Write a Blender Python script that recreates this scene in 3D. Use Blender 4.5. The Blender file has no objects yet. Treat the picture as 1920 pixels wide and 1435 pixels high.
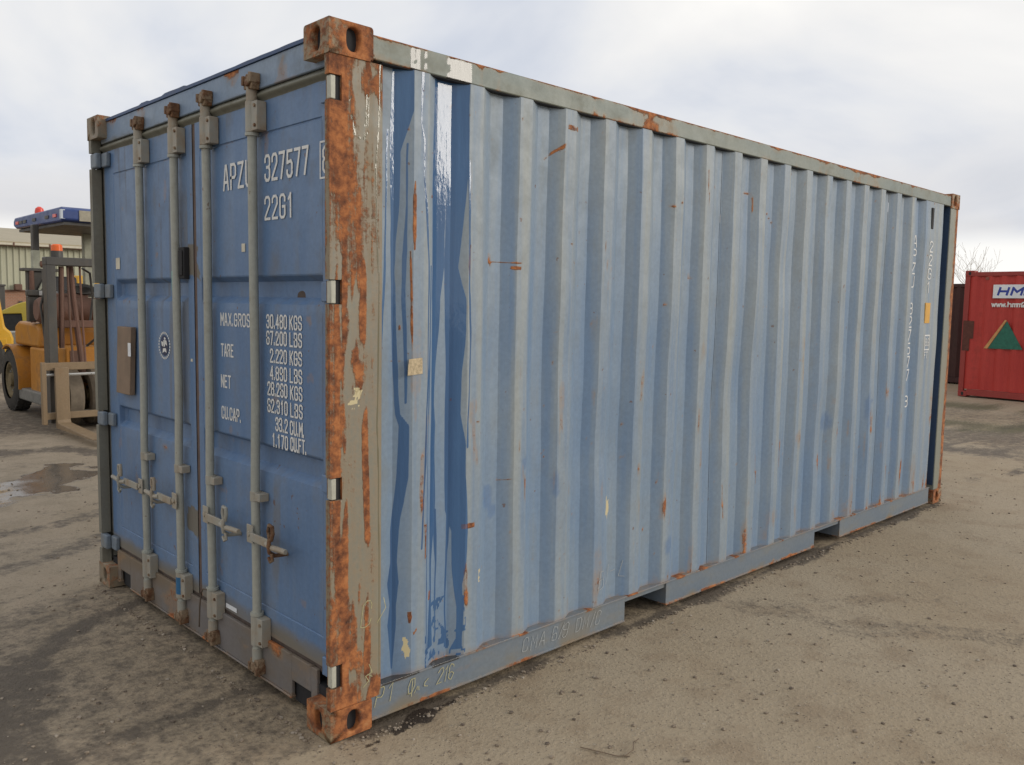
import bpy, bmesh, math, random
import numpy as np
from mathutils import Vector, Matrix, Euler

random.seed(7)
rng = np.random.default_rng(11)
SC = bpy.context.scene
COL = SC.collection

# ------------------------------------------------------------------ camera
cam = bpy.data.cameras.new('camera')
cam_o = bpy.data.objects.new('camera', cam); COL.objects.link(cam_o)
cam.sensor_width = 36.0
cam.lens = 1593.03 / 1920.0 * 36.0
cam.clip_start, cam.clip_end = 0.05, 2000.0
yaw, pitch, roll = 0.80156794, -0.09220097, 0.01756733
f_ = Vector((math.cos(pitch) * math.cos(yaw), math.cos(pitch) * math.sin(yaw), math.sin(pitch)))
r_ = Vector((math.sin(yaw), -math.cos(yaw), 0.0)); u_ = r_.cross(f_)
cr, sr = math.cos(roll), math.sin(roll)
rr, uu = r_ * cr + u_ * sr, r_ * -sr + u_ * cr
cam_o.matrix_world = Matrix(((rr.x, uu.x, -f_.x, -1.62070), (rr.y, uu.y, -f_.y, -2.60090),
                             (rr.z, uu.z, -f_.z, 1.62549), (0, 0, 0, 1)))
SC.camera = cam_o

# ------------------------------------------------------------------ sky, sun, exposure
SUN_AZ = Vector((0.68, -0.73, 0.0)).normalized()
SUN_EL = math.radians(17.0)
sun_dir = Vector((SUN_AZ.x * math.cos(SUN_EL), SUN_AZ.y * math.cos(SUN_EL), math.sin(SUN_EL)))
sun = bpy.data.lights.new('sun', 'SUN'); sun.energy = 1.5; sun.angle = math.radians(20.0)
sun.color = (1.0, 0.93, 0.82)
sun_o = bpy.data.objects.new('sun', sun); COL.objects.link(sun_o)
sun_o.rotation_euler = sun_dir.to_track_quat('Z', 'Y').to_euler()
sun_o.location = (10, -14, 12)

world = bpy.data.worlds.new('World'); SC.world = world; world.use_nodes = True


class NT:
    """tiny node-tree writer"""
    def __init__(s, tree):
        s.t = tree; s.n = tree.nodes; s.l = tree.links
    def node(s, typ, **kw):
        n = s.n.new(typ)
        for k, v in kw.items(): setattr(n, k, v)
        return n
    def put(s, sock, v):
        if hasattr(v, 'is_linked') or isinstance(v, bpy.types.NodeSocket): s.l.new(v, sock)
        elif isinstance(v, (tuple, list)):
            v = tuple(v)
            if len(v) == 3 and sock.type == 'RGBA': v = v + (1.0,)
            sock.default_value = v
        else: sock.default_value = v
    def math(s, op, a, b=0.0, clamp=False):
        n = s.node('ShaderNodeMath', operation=op, use_clamp=clamp)
        s.put(n.inputs[0], a); s.put(n.inputs[1], b); return n.outputs[0]
    def vmath(s, op, a, b=(0, 0, 0)):
        n = s.node('ShaderNodeVectorMath', operation=op); s.put(n.inputs[0], a); s.put(n.inputs[1], b); return n.outputs[0]
    def mix(s, fac, a, b, blend='MIX'):
        n = s.node('ShaderNodeMix', data_type='RGBA', blend_type=blend)
        s.put(n.inputs[0], fac); s.put(n.inputs[6], a); s.put(n.inputs[7], b); return n.outputs[2]
    def mixf(s, fac, a, b):
        n = s.node('ShaderNodeMix', data_type='FLOAT')
        s.put(n.inputs[0], fac); s.put(n.inputs[2], a); s.put(n.inputs[3], b); return n.outputs[0]
    def noise(s, vec, scale, detail=3.0, rough=0.55, dist=0.0):
        n = s.node('ShaderNodeTexNoise'); s.put(n.inputs['Vector'], vec)
        s.put(n.inputs['Scale'], scale); s.put(n.inputs['Detail'], detail)
        s.put(n.inputs['Roughness'], rough); s.put(n.inputs['Distortion'], dist); return n.outputs[0]
    def scale(s, vec, k, off=(0, 0, 0)):
        n = s.node('ShaderNodeMapping'); s.put(n.inputs[0], vec); n.inputs['Scale'].default_value = k
        n.inputs['Location'].default_value = off; return n.outputs[0]
    def ramp(s, fac, stops, interp='LINEAR'):
        n = s.node('ShaderNodeValToRGB'); n.color_ramp.interpolation = interp
        el = n.color_ramp.elements
        while len(el) < len(stops): el.new(0.5)
        for e, (p, c) in zip(el, stops):
            e.position = p; e.color = tuple(c) + (1.0,) if len(c) == 3 else c
        s.put(n.inputs[0], fac); return n.outputs[0]
    def attr(s, name):
        n = s.node('ShaderNodeAttribute', attribute_name=name); return n.outputs['Fac']
    def step(s, v, a, b):
        n = s.node('ShaderNodeMapRange', interpolation_type='SMOOTHSTEP')
        s.put(n.inputs[0], v); n.inputs[1].default_value = a; n.inputs[2].default_value = b; return n.outputs[0]


w = NT(world.node_tree); w.n.clear()
sky = w.node('ShaderNodeTexSky', sky_type='NISHITA', sun_disc=False, sun_elevation=SUN_EL,
             sun_rotation=math.atan2(SUN_AZ.x, SUN_AZ.y), air_density=1.0, dust_density=1.5, ozone_density=1.0)
tc = w.node('ShaderNodeTexCoord').outputs['Generated']
sep = w.node('ShaderNodeSeparateXYZ'); w.put(sep.inputs[0], tc)
dz = w.math('MAXIMUM', sep.outputs[2], 0.0)
den = w.math('ADD', dz, 0.22)
cmb = w.node('ShaderNodeCombineXYZ')
w.put(cmb.inputs[0], w.math('DIVIDE', sep.outputs[0], den)); w.put(cmb.inputs[1], w.math('DIVIDE', sep.outputs[1], den))
cl = cmb.outputs[0]
n1 = w.noise(cl, 0.80, 6.0, 0.50, 0.5)
n2 = w.noise(w.scale(cl, (1, 1, 1), (7.3, 2.1, 0)), 0.55, 4.0, 0.5)
cloud = w.ramp(n1, [(0.37, (6.9, 7.3, 8.2)), (0.45, (8.0, 8.15, 8.45)), (0.52, (9.0, 8.95, 8.9)), (0.61, (10.0, 9.85, 9.6))])
cloud = w.mix(w.math('MULTIPLY', w.step(n2, 0.42, 0.7), 0.4), cloud, (8.6, 8.6, 8.7), 'MIX')
thin = w.math('MULTIPLY', w.step(n1, 0.45, 0.28), 0.22)
skyc = w.mix(thin, cloud, sky.outputs[0])
# the lower sky: grey bank of cloud with a bright clear strip along the horizon
hn = w.math('ADD', dz, w.math('MULTIPLY', w.math('SUBTRACT', w.noise(tc, 5.0, 3.0), 0.5), 0.03))
bank = w.math('MULTIPLY', w.step(hn, 0.22, 0.07), w.step(n2, 0.40, 0.62))
skyc = w.mix(w.math('MULTIPLY', bank, 0.75), skyc, (7.0, 6.95, 7.15))
strip = w.step(hn, 0.085, 0.055)
skyc = w.mix(strip, skyc, (10.2, 10.1, 9.8))
bg = w.node('ShaderNodeBackground'); w.put(bg.inputs[0], skyc); bg.inputs[1].default_value = 0.1
wo = w.node('ShaderNodeOutputWorld'); w.l.new(bg.outputs[0], wo.inputs[0])

SC.view_settings.view_transform = 'Standard'
SC.view_settings.look = 'None'
SC.view_settings.exposure = 0.0
SC.view_settings.gamma = 1.0
SC.view_settings.use_curve_mapping = False
SC.render.engine = 'CYCLES'
SC.cycles.max_bounces = 6


# ------------------------------------------------------------------ numpy noise
def _h(ix, iy, seed):
    n = (ix * 374761393 + iy * 668265263 + seed * 1442695041) & 0xFFFFFFFF
    n = ((n ^ (n >> 13)) * 1274126177) & 0xFFFFFFFF
    return ((n ^ (n >> 16)) & 0xFFFF) / 65535.0
def vnoise(x, y, seed=0):
    x = np.asarray(x, float); y = np.asarray(y, float)
    ix = np.floor(x).astype(np.int64); iy = np.floor(y).astype(np.int64)
    fx = x - ix; fy = y - iy
    fx = fx * fx * (3 - 2 * fx); fy = fy * fy * (3 - 2 * fy)
    a = _h(ix, iy, seed); b = _h(ix + 1, iy, seed); c = _h(ix, iy + 1, seed); d = _h(ix + 1, iy + 1, seed)
    return (a + (b - a) * fx) * (1 - fy) + (c + (d - c) * fx) * fy
def fbm(x, y, seed=0, o=4):
    v = 0; a = .5; t = 0
    for k in range(o):
        v = v + a * vnoise(x * 2 ** k, y * 2 ** k, seed + k * 17); t += a; a *= .5
    return v / t
def sst(v, a, b):
    t = np.clip((v - a) / (b - a), 0, 1); return t * t * (3 - 2 * t)


# ------------------------------------------------------------------ mesh builder
class MB:
    def __init__(s): s.v = []; s.f = []
    def add(s, vs, fs):
        o = len(s.v); s.v += [tuple(map(float, p)) for p in vs]; s.f += [tuple(i + o for i in q) for q in fs]; return s
    def quad(s, a, b, c, d): return s.add([a, b, c, d], [(0, 1, 2, 3)])
    def box(s, x0, x1, y0, y1, z0, z1):
        vs = [(x, y, z) for x in (x0, x1) for y in (y0, y1) for z in (z0, z1)]
        return s.add(vs, [(0, 1, 3, 2), (4, 6, 7, 5), (0, 4, 5, 1), (2, 3, 7, 6), (0, 2, 6, 4), (1, 5, 7, 3)])
    def gridbox(s, x0, x1, y0, y1, z0, z1, h):
        """a box whose faces are cut into cells of about h"""
        def seg(a, b): return np.linspace(a, b, max(1, int(math.ceil(abs(b - a) / h))) + 1)
        X, Y, Z = seg(x0, x1), seg(y0, y1), seg(z0, z1)
        def sheet(U, V, fn, flip):
            nu, nv = len(U), len(V)
            vs = [fn(a, b) for a in U for b in V]
            fs = []
            for i in range(nu - 1):
                for j in range(nv - 1):
                    q = (i * nv + j, (i + 1) * nv + j, (i + 1) * nv + j + 1, i * nv + j + 1)
                    fs.append(q[::-1] if flip else q)
            s.add(vs, fs)
        sheet(Y, Z, lambda a, b: (x0, a, b), True); sheet(Y, Z, lambda a, b: (x1, a, b), False)
        sheet(X, Z, lambda a, b: (a, y0, b), False); sheet(X, Z, lambda a, b: (a, y1, b), True)
        sheet(X, Y, lambda a, b: (a, b, z0), True); sheet(X, Y, lambda a, b: (a, b, z1), False)
        return s
    def prism(s, pts, axis, lo, hi):
        """closed 2D outline pushed along an axis (0,1,2)"""
        def P(a, b, t): return {0: (t, a, b), 1: (a, t, b), 2: (a, b, t)}[axis]
        n = len(pts)
        vs = [P(a, b, lo) for a, b in pts] + [P(a, b, hi) for a, b in pts]
        fs = [tuple(range(n))[::-1], tuple(range(n, 2 * n))]
        fs += [(i, (i + 1) % n, (i + 1) % n + n, i + n) for i in range(n)]
        return s.add(vs, fs)
    def tube(s, pts, r, n=12, cap=True):
        pts = [Vector(p) for p in pts]; rs = r if isinstance(r, (list, tuple)) else [r] * len(pts)
        vs = []; fs = []; prev = None
        for i, p in enumerate(pts):
            d = (pts[min(i + 1, len(pts) - 1)] - pts[max(i - 1, 0)]).normalized()
            a = Vector((0, 0, 1)) if abs(d.z) < .9 else Vector((1, 0, 0))
            if prev is not None: a = prev
            e1 = (a - d * a.dot(d)).normalized(); e2 = d.cross(e1); prev = e1
            for k in range(n):
                t = 2 * math.pi * k / n
                vs.append(p + (e1 * math.cos(t) + e2 * math.sin(t)) * rs[i])
        for i in range(len(pts) - 1):
            for k in range(n):
                fs.append((i * n + k, i * n + (k + 1) % n, (i + 1) * n + (k + 1) % n, (i + 1) * n + k))
        if cap:
            fs.append(tuple(range(n))[::-1]); fs.append(tuple(range((len(pts) - 1) * n, len(pts) * n)))
        return s.add(vs, fs)
    def lathe(s, prof, c, axis, n=24, cap=True):
        """prof: (offset along the axis, radius)"""
        ax = Vector(axis).normalized(); a = Vector((0, 0, 1)) if abs(ax.z) < .9 else Vector((1, 0, 0))
        e1 = (a - ax * a.dot(ax)).normalized(); e2 = ax.cross(e1); c = Vector(c)
        vs = [c + ax * h + (e1 * math.cos(2 * math.pi * k / n) + e2 * math.sin(2 * math.pi * k / n)) * r for h, r in prof for k in range(n)]
        fs = [(i * n + k, i * n + (k + 1) % n, (i + 1) * n + (k + 1) % n, (i + 1) * n + k) for i in range(len(prof) - 1) for k in range(n)]
        if cap: fs.append(tuple(range(n))[::-1]); fs.append(tuple(range((len(prof) - 1) * n, len(prof) * n)))
        return s.add(vs, fs)
    def build(s, name, mat, parent=None, bevel=0.0, smooth=True, merge=False, seg=2, ang=35, loc=None):
        me = bpy.data.meshes.new(name); me.from_pydata(s.v, [], s.f); 
        bm = bmesh.new(); bm.from_mesh(me)
        if merge: bmesh.ops.remove_doubles(bm, verts=bm.verts, dist=1e-5)
        if merge != 'norm': bmesh.ops.recalc_face_normals(bm, faces=bm.faces)
        bm.to_mesh(me); bm.free()
        if smooth:
            me.polygons.foreach_set('use_smooth', [True] * len(me.polygons)); me.set_sharp_from_angle(angle=math.radians(ang))
        if mat is not None: me.materials.append(mat)
        o = bpy.data.objects.new(name, me); COL.objects.link(o)
        if parent is not None: o.parent = parent
        if loc is not None: o.location = loc
        if bevel:
            b = o.modifiers.new('bevel', 'BEVEL'); b.width = bevel; b.segments = seg; b.limit_method = 'ANGLE'; b.angle_limit = math.radians(40)
        return o


def coords(o):
    n = len(o.data.vertices); a = np.empty(n * 3, np.float32); o.data.vertices.foreach_get('co', a); a = a.reshape(-1, 3).astype(float)
    return a[:, 0], a[:, 1], a[:, 2]
def setattr_(o, name, val):
    at = o.data.attributes.new(name, 'FLOAT', 'POINT'); at.data.foreach_set('value', np.clip(np.asarray(val, np.float32), 0, 1))
def tag(o, label=None, cat=None, group=None, kind=None):
    for k, v in (('label', label), ('category', cat), ('group', group), ('kind', kind)):
        if v: o[k] = v
    return o
def empty(name, label, cat, loc=(0, 0, 0), rz=0.0, group=None):
    o = bpy.data.objects.new(name, None); COL.objects.link(o); o.location = loc; o.rotation_euler = (0, 0, rz)
    return tag(o, label, cat, group)
def copy_part(o, loc=None, parent=None):
    c = o.copy(); COL.objects.link(c)
    if parent is not None: c.parent = parent
    if loc is not None: c.location = loc
    for ch in o.children:
        d = ch.copy(); COL.objects.link(d); d.parent = c
    return c


# ------------------------------------------------------------------ materials
def new_mat(name):
    m = bpy.data.materials.new(name); m.use_nodes = True
    t = NT(m.node_tree); t.n.clear()
    out = t.node('ShaderNodeOutputMaterial'); b = t.node('ShaderNodeBsdfPrincipled'); t.l.new(b.outputs[0], out.inputs[0])
    return m, t, b


def paint(name, c1, c2, rough=0.5, stretch=(9, 9, 0.9), rust_bias=0.0, wetc=(0.03, 0.075, 0.20), dirtc=(0.17, 0.135, 0.09),
          grime=0.25, spec=0.4, speck=0.0, rust_hue=0, metallic=0.0, bump=0.15, chalk=None, rstreak=0.2):
    """weathered paint over steel: colour drift, run-down streaks, grime, rust and wet film, each steered by mesh attributes"""
    m, t, b = new_mat(name)
    p = t.node('ShaderNodeTexCoord').outputs['Object']
    big = t.noise(p, 1.1, 4.0, 0.55)
    streak = t.noise(t.scale(p, stretch), 1.0, 5.0, 0.62)
    fine = t.noise(p, 55.0, 4.0, 0.6)
    med = t.noise(p, 9.0, 5.0, 0.62)
    f = t.math('ADD', t.math('MULTIPLY', streak, 0.65), t.math('MULTIPLY', big, 0.55))
    col = t.mix(t.step(f, 0.38, 0.82), c1, c2)
    if chalk:
        col = t.mix(t.math('MULTIPLY', t.attr('chalk'), t.step(streak, 0.2, 0.75)), col, chalk)
    col = t.mix(t.math('MULTIPLY', t.attr('repaint'), 0.45), col, (0.07, 0.155, 0.33))
    col = t.mix(0.22, col, t.ramp(fine, [(0.3, (0.35, 0.35, 0.35)), (0.7, (1, 1, 1))]), 'MULTIPLY')
    g = t.math('MULTIPLY', t.step(t.math('ADD', t.math('MULTIPLY', med, 0.6), t.math('MULTIPLY', streak, 0.5)), 0.52, 0.8), grime)
    gd = t.math('MAXIMUM', g, t.math('MULTIPLY', t.attr('dirt'), t.step(t.math('ADD', t.attr('dirt'), t.math('SUBTRACT', med, 0.5)), 0.15, 0.65)), True)
    col = t.mix(gd, col, dirtc)
    if speck:
        sp = t.step(t.noise(p, 26.0, 2.0, 0.5), 0.735 - speck * 0.02, 0.77 - speck * 0.02)
        col = t.mix(t.math('MULTIPLY', sp, 0.7), col, (0.14, 0.075, 0.045))
    # rust
    rn = t.math('ADD', t.math('MULTIPLY', med, 0.75 - rstreak), t.math('MULTIPLY', fine, 0.3))
    rs = streak if rstreak == 0.2 else t.noise(t.scale(p, (46, 46, 2.6)), 1.0, 6.0, 0.68)
    rn = t.math('ADD', rn, t.math('MULTIPLY', rs, rstreak))
    rv = t.math('ADD', t.math('ADD', t.attr('rust'), rust_bias), rn)
    rmask = t.step(rv, 0.98, 1.10)
    stain = t.math('MULTIPLY', t.step(rv, 0.72, 1.05), 0.45)
    rv2 = t.math('ADD', t.math('MULTIPLY', t.noise(p, 21.0, 5.0, 0.7), 0.75), t.math('MULTIPLY', med, 0.35))
    if rust_hue == 0:
        rc = t.ramp(rv2, [(0.38, (0.055, 0.022, 0.013)), (0.51, (0.20, 0.070, 0.028)), (0.63, (0.40, 0.148, 0.05)), (0.78, (0.46, 0.225, 0.095))])
    else:
        rc = t.ramp(rv2, [(0.36, (0.035, 0.018, 0.012)), (0.50, (0.10, 0.045, 0.022)), (0.70, (0.19, 0.095, 0.045))])
    col = t.mix(stain, col, (0.30, 0.18, 0.085), 'MIX')
    col = t.mix(rmask, col, rc)
    # scraped / chalked pale marks
    pale = t.step(t.math('ADD', t.attr('pale'), t.math('SUBTRACT', t.noise(p, 38.0, 3.0, 0.6), 0.5)), 0.45, 0.6)
    col = t.mix(pale, col, (0.55, 0.47, 0.28))
    wet = t.attr('wet')
    ww = t.step(t.math('ADD', wet, t.math('MULTIPLY', t.math('SUBTRACT', fine, 0.5), 0.35)), 0.25, 0.8)
    wcol = t.mix(t.math('MULTIPLY', rmask, 0.8), wetc, t.mix(0.5, rc, (0.02, 0.01, 0.006)))
    wcol = t.mix(0.5, wcol, t.ramp(streak, [(0.3, (0.028, 0.062, 0.14)), (0.72, (0.085, 0.195, 0.37))]))
    if wetc[2] < 0.1: wcol = wetc
    col = t.mix(t.math('MULTIPLY', ww, 0.93), col, wcol)
    t.put(b.inputs['Base Color'], col)
    rg = t.math('ADD', rough, t.math('MULTIPLY', t.math('SUBTRACT', med, 0.5), 0.35), True)
    rg = t.mixf(rmask, rg, 0.85); rg = t.mixf(gd, rg, 0.85)
    rg = t.mixf(ww, rg, 0.09)
    t.put(b.inputs['Roughness'], rg)
    b.inputs['Specular IOR Level'].default_value = spec
    b.inputs['Metallic'].default_value = metallic
    # relief: rust crust plus a slight rippling of the steel and of running water
    h = t.math('ADD', t.math('MULTIPLY', t.math('MULTIPLY', rmask, t.math('ADD', 0.2, t.math('MULTIPLY', rv2, 1.5))), 1.0), t.math('MULTIPLY', fine, 0.12))
    h = t.math('MULTIPLY', h, t.math('SUBTRACT', 1.0, ww))
    rip = t.math('MULTIPLY', t.noise(t.scale(p, (60, 60, 22)), 1.0, 2.0), t.math('MULTIPLY', ww, 0.26))
    bp = t.node('ShaderNodeBump'); bp.inputs['Strength'].default_value = 0.7; bp.inputs['Distance'].default_value = 0.005
    t.put(bp.inputs['Height'], t.math('ADD', h, rip)); t.put(b.inputs['Normal'], bp.outputs[0])
    return m


def plain(name, c, rough=0.6, var=0.25, metallic=0.0, spec=0.4, scale=14.0, emit=None):
    m, t, b = new_mat(name)
    p = t.node('ShaderNodeTexCoord').outputs['Object']
    n = t.noise(p, scale, 5.0, 0.6)
    lo = tuple(x * (1 - var) for x in c); hi = tuple(min(1, x * (1 + var)) for x in c)
    col = t.ramp(n, [(0.3, lo), (0.7, hi)])
    t.put(b.inputs['Base Color'], col)
    t.put(b.inputs['Roughness'], t.math('ADD', rough - 0.1, t.math('MULTIPLY', n, 0.2), True))
    b.inputs['Metallic'].default_value = metallic; b.inputs['Specular IOR Level'].default_value = spec
    return m


M = {}
M['side'] = paint('blue side paint', (0.150, 0.235, 0.365), (0.228, 0.292, 0.362), 0.5, (14, 14, 0.55), grime=0.30, speck=0.2,
                  dirtc=(0.19, 0.185, 0.155), chalk=(0.325, 0.352, 0.348), wetc=(0.035, 0.095, 0.225))
M['frame'] = paint('grey green frame paint', (0.20, 0.215, 0.19), (0.25, 0.25, 0.20), 0.5, (8, 8, 0.8), grime=0.35, rstreak=0.50, wetc=(0.16, 0.145, 0.095), dirtc=(0.22, 0.19, 0.12))
M['toprail'] = paint('weathered top rail paint', (0.175, 0.215, 0.205), (0.225, 0.24, 0.20), 0.5, (2, 8, 8), grime=0.35, wetc=(0.05, 0.05, 0.05), dirtc=(0.16, 0.12, 0.075))
M['rail'] = paint('blue grey rail paint', (0.145, 0.185, 0.235), (0.19, 0.215, 0.235), 0.5, (2, 8, 8), grime=0.55, wetc=(0.05, 0.05, 0.05), dirtc=(0.2, 0.17, 0.12))
M['door'] = paint('blue door paint', (0.095, 0.178, 0.330), (0.158, 0.236, 0.370), 0.42, (10, 10, 0.6), grime=0.5, speck=0.6, dirtc=(0.165, 0.15, 0.125), wetc=(0.05, 0.07, 0.12))
M['header'] = paint('header paint', (0.17, 0.245, 0.36), (0.24, 0.305, 0.39), 0.5, (6, 2, 3), grime=0.55, dirtc=(0.15, 0.14, 0.10))
M['sill'] = paint('sill paint', (0.19, 0.178, 0.178), (0.155, 0.14, 0.128), 0.6, (6, 2, 4), grime=0.55, dirtc=(0.17, 0.13, 0.09))
M['darkpost'] = paint('dirty post paint', (0.17, 0.165, 0.14), (0.235, 0.225, 0.175), 0.6, (8, 8, 0.7), grime=0.6, dirtc=(0.125, 0.10, 0.07))
M['rod'] = paint('grey lock rod paint', (0.315, 0.33, 0.30), (0.39, 0.39, 0.335), 0.45, (20, 20, 1.2), grime=0.5, dirtc=(0.19, 0.165, 0.115), speck=1.0)
M['hard'] = paint('worn galvanised hardware', (0.30, 0.305, 0.275), (0.37, 0.365, 0.315), 0.55, (10, 10, 5), grime=0.6, dirtc=(0.16, 0.125, 0.08), rust_bias=0.36, rust_hue=1)
M['cam'] = paint('rusty cam steel', (0.20, 0.17, 0.13), (0.15, 0.12, 0.09), 0.7, (10, 10, 5), grime=0.7, dirtc=(0.06, 0.045, 0.032), rust_bias=0.50, rust_hue=1)
M['cast'] = paint('rusty casting steel', (0.24, 0.215, 0.155), (0.27, 0.23, 0.15), 0.6, (8, 8, 3), grime=0.3, rust_bias=0.0)
M['hinge'] = paint('pale hinge paint', (0.50, 0.50, 0.42), (0.42, 0.41, 0.34), 0.5, (12, 12, 3), grime=0.2)
M['gasket'] = plain('perished door gasket', (0.075, 0.055, 0.045), 0.75, 0.35)
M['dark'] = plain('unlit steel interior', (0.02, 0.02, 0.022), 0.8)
def worn_white():
    m, t, b = new_mat('worn white stencil paint'); p = t.node('ShaderNodeTexCoord').outputs['Object']
    k_ = t.step(t.math('ADD', t.math('MULTIPLY', t.noise(p, 120.0, 4.0, 0.65), 0.6), t.math('MULTIPLY', t.noise(p, 14.0, 3.0), 0.45)), 0.61, 0.68)
    t.put(b.inputs['Base Color'], t.mix(k_, (0.66, 0.66, 0.64), (0.24, 0.30, 0.40))); b.inputs['Roughness'].default_value = 0.55
    return m
M['white'] = worn_white()
M['chalk'] = plain('yellow chalk', (0.42, 0.39, 0.22), 0.9, 0.3, scale=90)
M['chalkw'] = plain('white chalk', (0.38, 0.40, 0.40), 0.9, 0.3, scale=90)
M['paper'] = plain('weathered paper label', (0.60, 0.56, 0.45), 0.7, 0.2)
M['beige'] = plain('torn beige label', (0.46, 0.37, 0.24), 0.8, 0.35, scale=80)
M['yellowlabel'] = plain('orange yellow label', (0.62, 0.33, 0.045), 0.5, 0.15)
M['brownply'] = plain('brown plywood plate', (0.205, 0.145, 0.10), 0.7, 0.2, scale=9)
M['navy'] = plain('navy print', (0.025, 0.035, 0.09), 0.5)
M['teal'] = plain('blue tape', (0.03, 0.12, 0.24), 0.4)
M['wire'] = plain('rusted wire', (0.10, 0.075, 0.055), 0.7)
M['red'] = paint('red container paint', (0.42, 0.036, 0.028), (0.50, 0.052, 0.040), 0.55, (6, 6, 0.6), grime=0.35, dirtc=(0.16, 0.04, 0.03), rust_hue=1)
M['redframe'] = paint('red frame paint', (0.28, 0.035, 0.03), (0.33, 0.05, 0.04), 0.55, (6, 6, 1), grime=0.3, dirtc=(0.10, 0.04, 0.03), rust_bias=0.12, rust_hue=1)
M['maroon'] = paint('dark maroon paint', (0.045, 0.016, 0.015), (0.06, 0.024, 0.02), 0.7, grime=0.5, dirtc=(0.03, 0.024, 0.02))
M['signwhite'] = plain('white sign panel', (0.70, 0.72, 0.74), 0.5, 0.06)
M['signblue'] = plain('blue sign letters', (0.03, 0.055, 0.30), 0.5, 0.1)
M['green'] = plain('green emblem paint', (0.020, 0.125, 0.085), 0.55, 0.3)
M['tan'] = plain('tan emblem paint', (0.52, 0.27, 0.10), 0.6, 0.2)


# ------------------------------------------------------------------ stencil strokes
G = {
 'A': [[(0, 0), (.2, 1), (.3, 1), (.5, 0)], [(.07, .3), (.43, .3)]],
 'B': [[(0, 0), (0, 1), (.38, 1), (.48, .9), (.48, .62), (.38, .53), (.0, .53)], [(.38, .53), (.5, .42), (.5, .1), (.4, 0), (0, 0)]],
 'C': [[(.5, .72), (.5, .88), (.38, 1), (.12, 1), (0, .88), (0, .12), (.12, 0), (.38, 0), (.5, .12), (.5, .28)]],
 'D': [[(0, 0), (0, 1), (.35, 1), (.5, .85), (.5, .15), (.35, 0), (0, 0)]],
 'E': [[(.46, 1), (0, 1), (0, 0), (.46, 0)], [(0, .52), (.38, .52)]],
 'F': [[(.46, 1), (0, 1), (0, 0)], [(0, .52), (.38, .52)]],
 'G': [[(.5, .75), (.5, .88), (.38, 1), (.12, 1), (0, .88), (0, .12), (.12, 0), (.38, 0), (.5, .12), (.5, .48), (.28, .48)]],
 'H': [[(0, 0), (0, 1)], [(.5, 0), (.5, 1)], [(0, .5), (.5, .5)]],
 'I': [[(.25, 0), (.25, 1)]],
 'K': [[(0, 0), (0, 1)], [(.5, 1), (.03, .45)], [(.16, .6), (.5, 0)]],
 'L': [[(0, 1), (0, 0), (.45, 0)]],
 'M': [[(0, 0), (0, 1), (.28, .4), (.56, 1), (.56, 0)]],
 'N': [[(0, 0), (0, 1), (.5, 0), (.5, 1)]],
 'O': [[(.12, 0), (0, .12), (0, .88), (.12, 1), (.38, 1), (.5, .88), (.5, .12), (.38, 0), (.12, 0)]],
 'P': [[(0, 0), (0, 1), (.38, 1), (.5, .88), (.5, .56), (.38, .45), (0, .45)]],
 'R': [[(0, 0), (0, 1), (.38, 1), (.5, .88), (.5, .6), (.38, .5), (0, .5)], [(.28, .5), (.5, 0)]],
 'S': [[(.5, .75), (.5, .88), (.38, 1), (.12, 1), (0, .88), (0, .62), (.12, .53), (.38, .47), (.5, .38), (.5, .12), (.38, 0), (.12, 0), (0, .12), (0, .25)]],
 'T': [[(0, 1), (.5, 1)], [(.25, 1), (.25, 0)]],
 'U': [[(0, 1), (0, .12), (.12, 0), (.38, 0), (.5, .12), (.5, 1)]],
 'X': [[(0, 0), (.5, 1)], [(0, 1), (.5, 0)]],
 'Z': [[(0, 1), (.5, 1), (0, 0), (.5, 0)]],
 'w': [[(0, .65), (.13, 0), (.27, .55), (.41, 0), (.54, .65)]],
 'h': [[(0, 1), (0, 0)], [(0, .5), (.12, .65), (.36, .65), (.46, .52), (.46, 0)]],
 'm': [[(0, 0), (0, .65), (.24, .65), (.3, .55), (.3, 0)], [(.3, .6), (.54, .65), (.6, .55), (.6, 0)]],
 '0': [[(.12, 0), (0, .12), (0, .88), (.12, 1), (.38, 1), (.5, .88), (.5, .12), (.38, 0), (.12, 0)]],
 '1': [[(.1, .8), (.28, 1), (.28, 0)]],
 '2': [[(0, .75), (0, .88), (.12, 1), (.38, 1), (.5, .88), (.5, .65), (0, .08), (0, 0), (.5, 0)]],
 '3': [[(0, .78), (0, .88), (.12, 1), (.38, 1), (.5, .88), (.5, .62), (.4, .53), (.2, .53)], [(.4, .53), (.5, .42), (.5, .12), (.38, 0), (.12, 0), (0, .12), (0, .22)]],
 '4': [[(.38, 0), (.38, 1), (0, .28), (.5, .28)]],
 '5': [[(.48, 1), (.04, 1), (.02, .55), (.38, .6), (.5, .48), (.5, .12), (.38, 0), (.12, 0), (0, .12), (0, .22)]],
 '6': [[(.5, .84), (.5, .90), (.38, 1), (.12, 1), (0, .88), (0, .12), (.12, 0), (.38, 0), (.5, .12), (.5, .40), (.38, .51), (.02, .49)]],
 '7': [[(0, 1), (.5, 1), (.18, 0)]],
 '8': [[(.12, .53), (0, .64), (0, .88), (.12, 1), (.38, 1), (.5, .88), (.5, .64), (.38, .53), (.12, .53)], [(.12, .53), (0, .42), (0, .12), (.12, 0), (.38, 0), (.5, .12), (.5, .42), (.38, .53)]],
 '9': [[(0, .16), (0, .10), (.12, 0), (.38, 0), (.5, .12), (.5, .88), (.38, 1), (.12, 1), (0, .88), (0, .60), (.12, .49), (.48, .51)]],
 '.': [[(.0, .0), (.0, .11)]], '/': [[(0, -.05), (.4, 1.05)]], '-': [[(.05, .5), (.4, .5)]],
}
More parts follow.
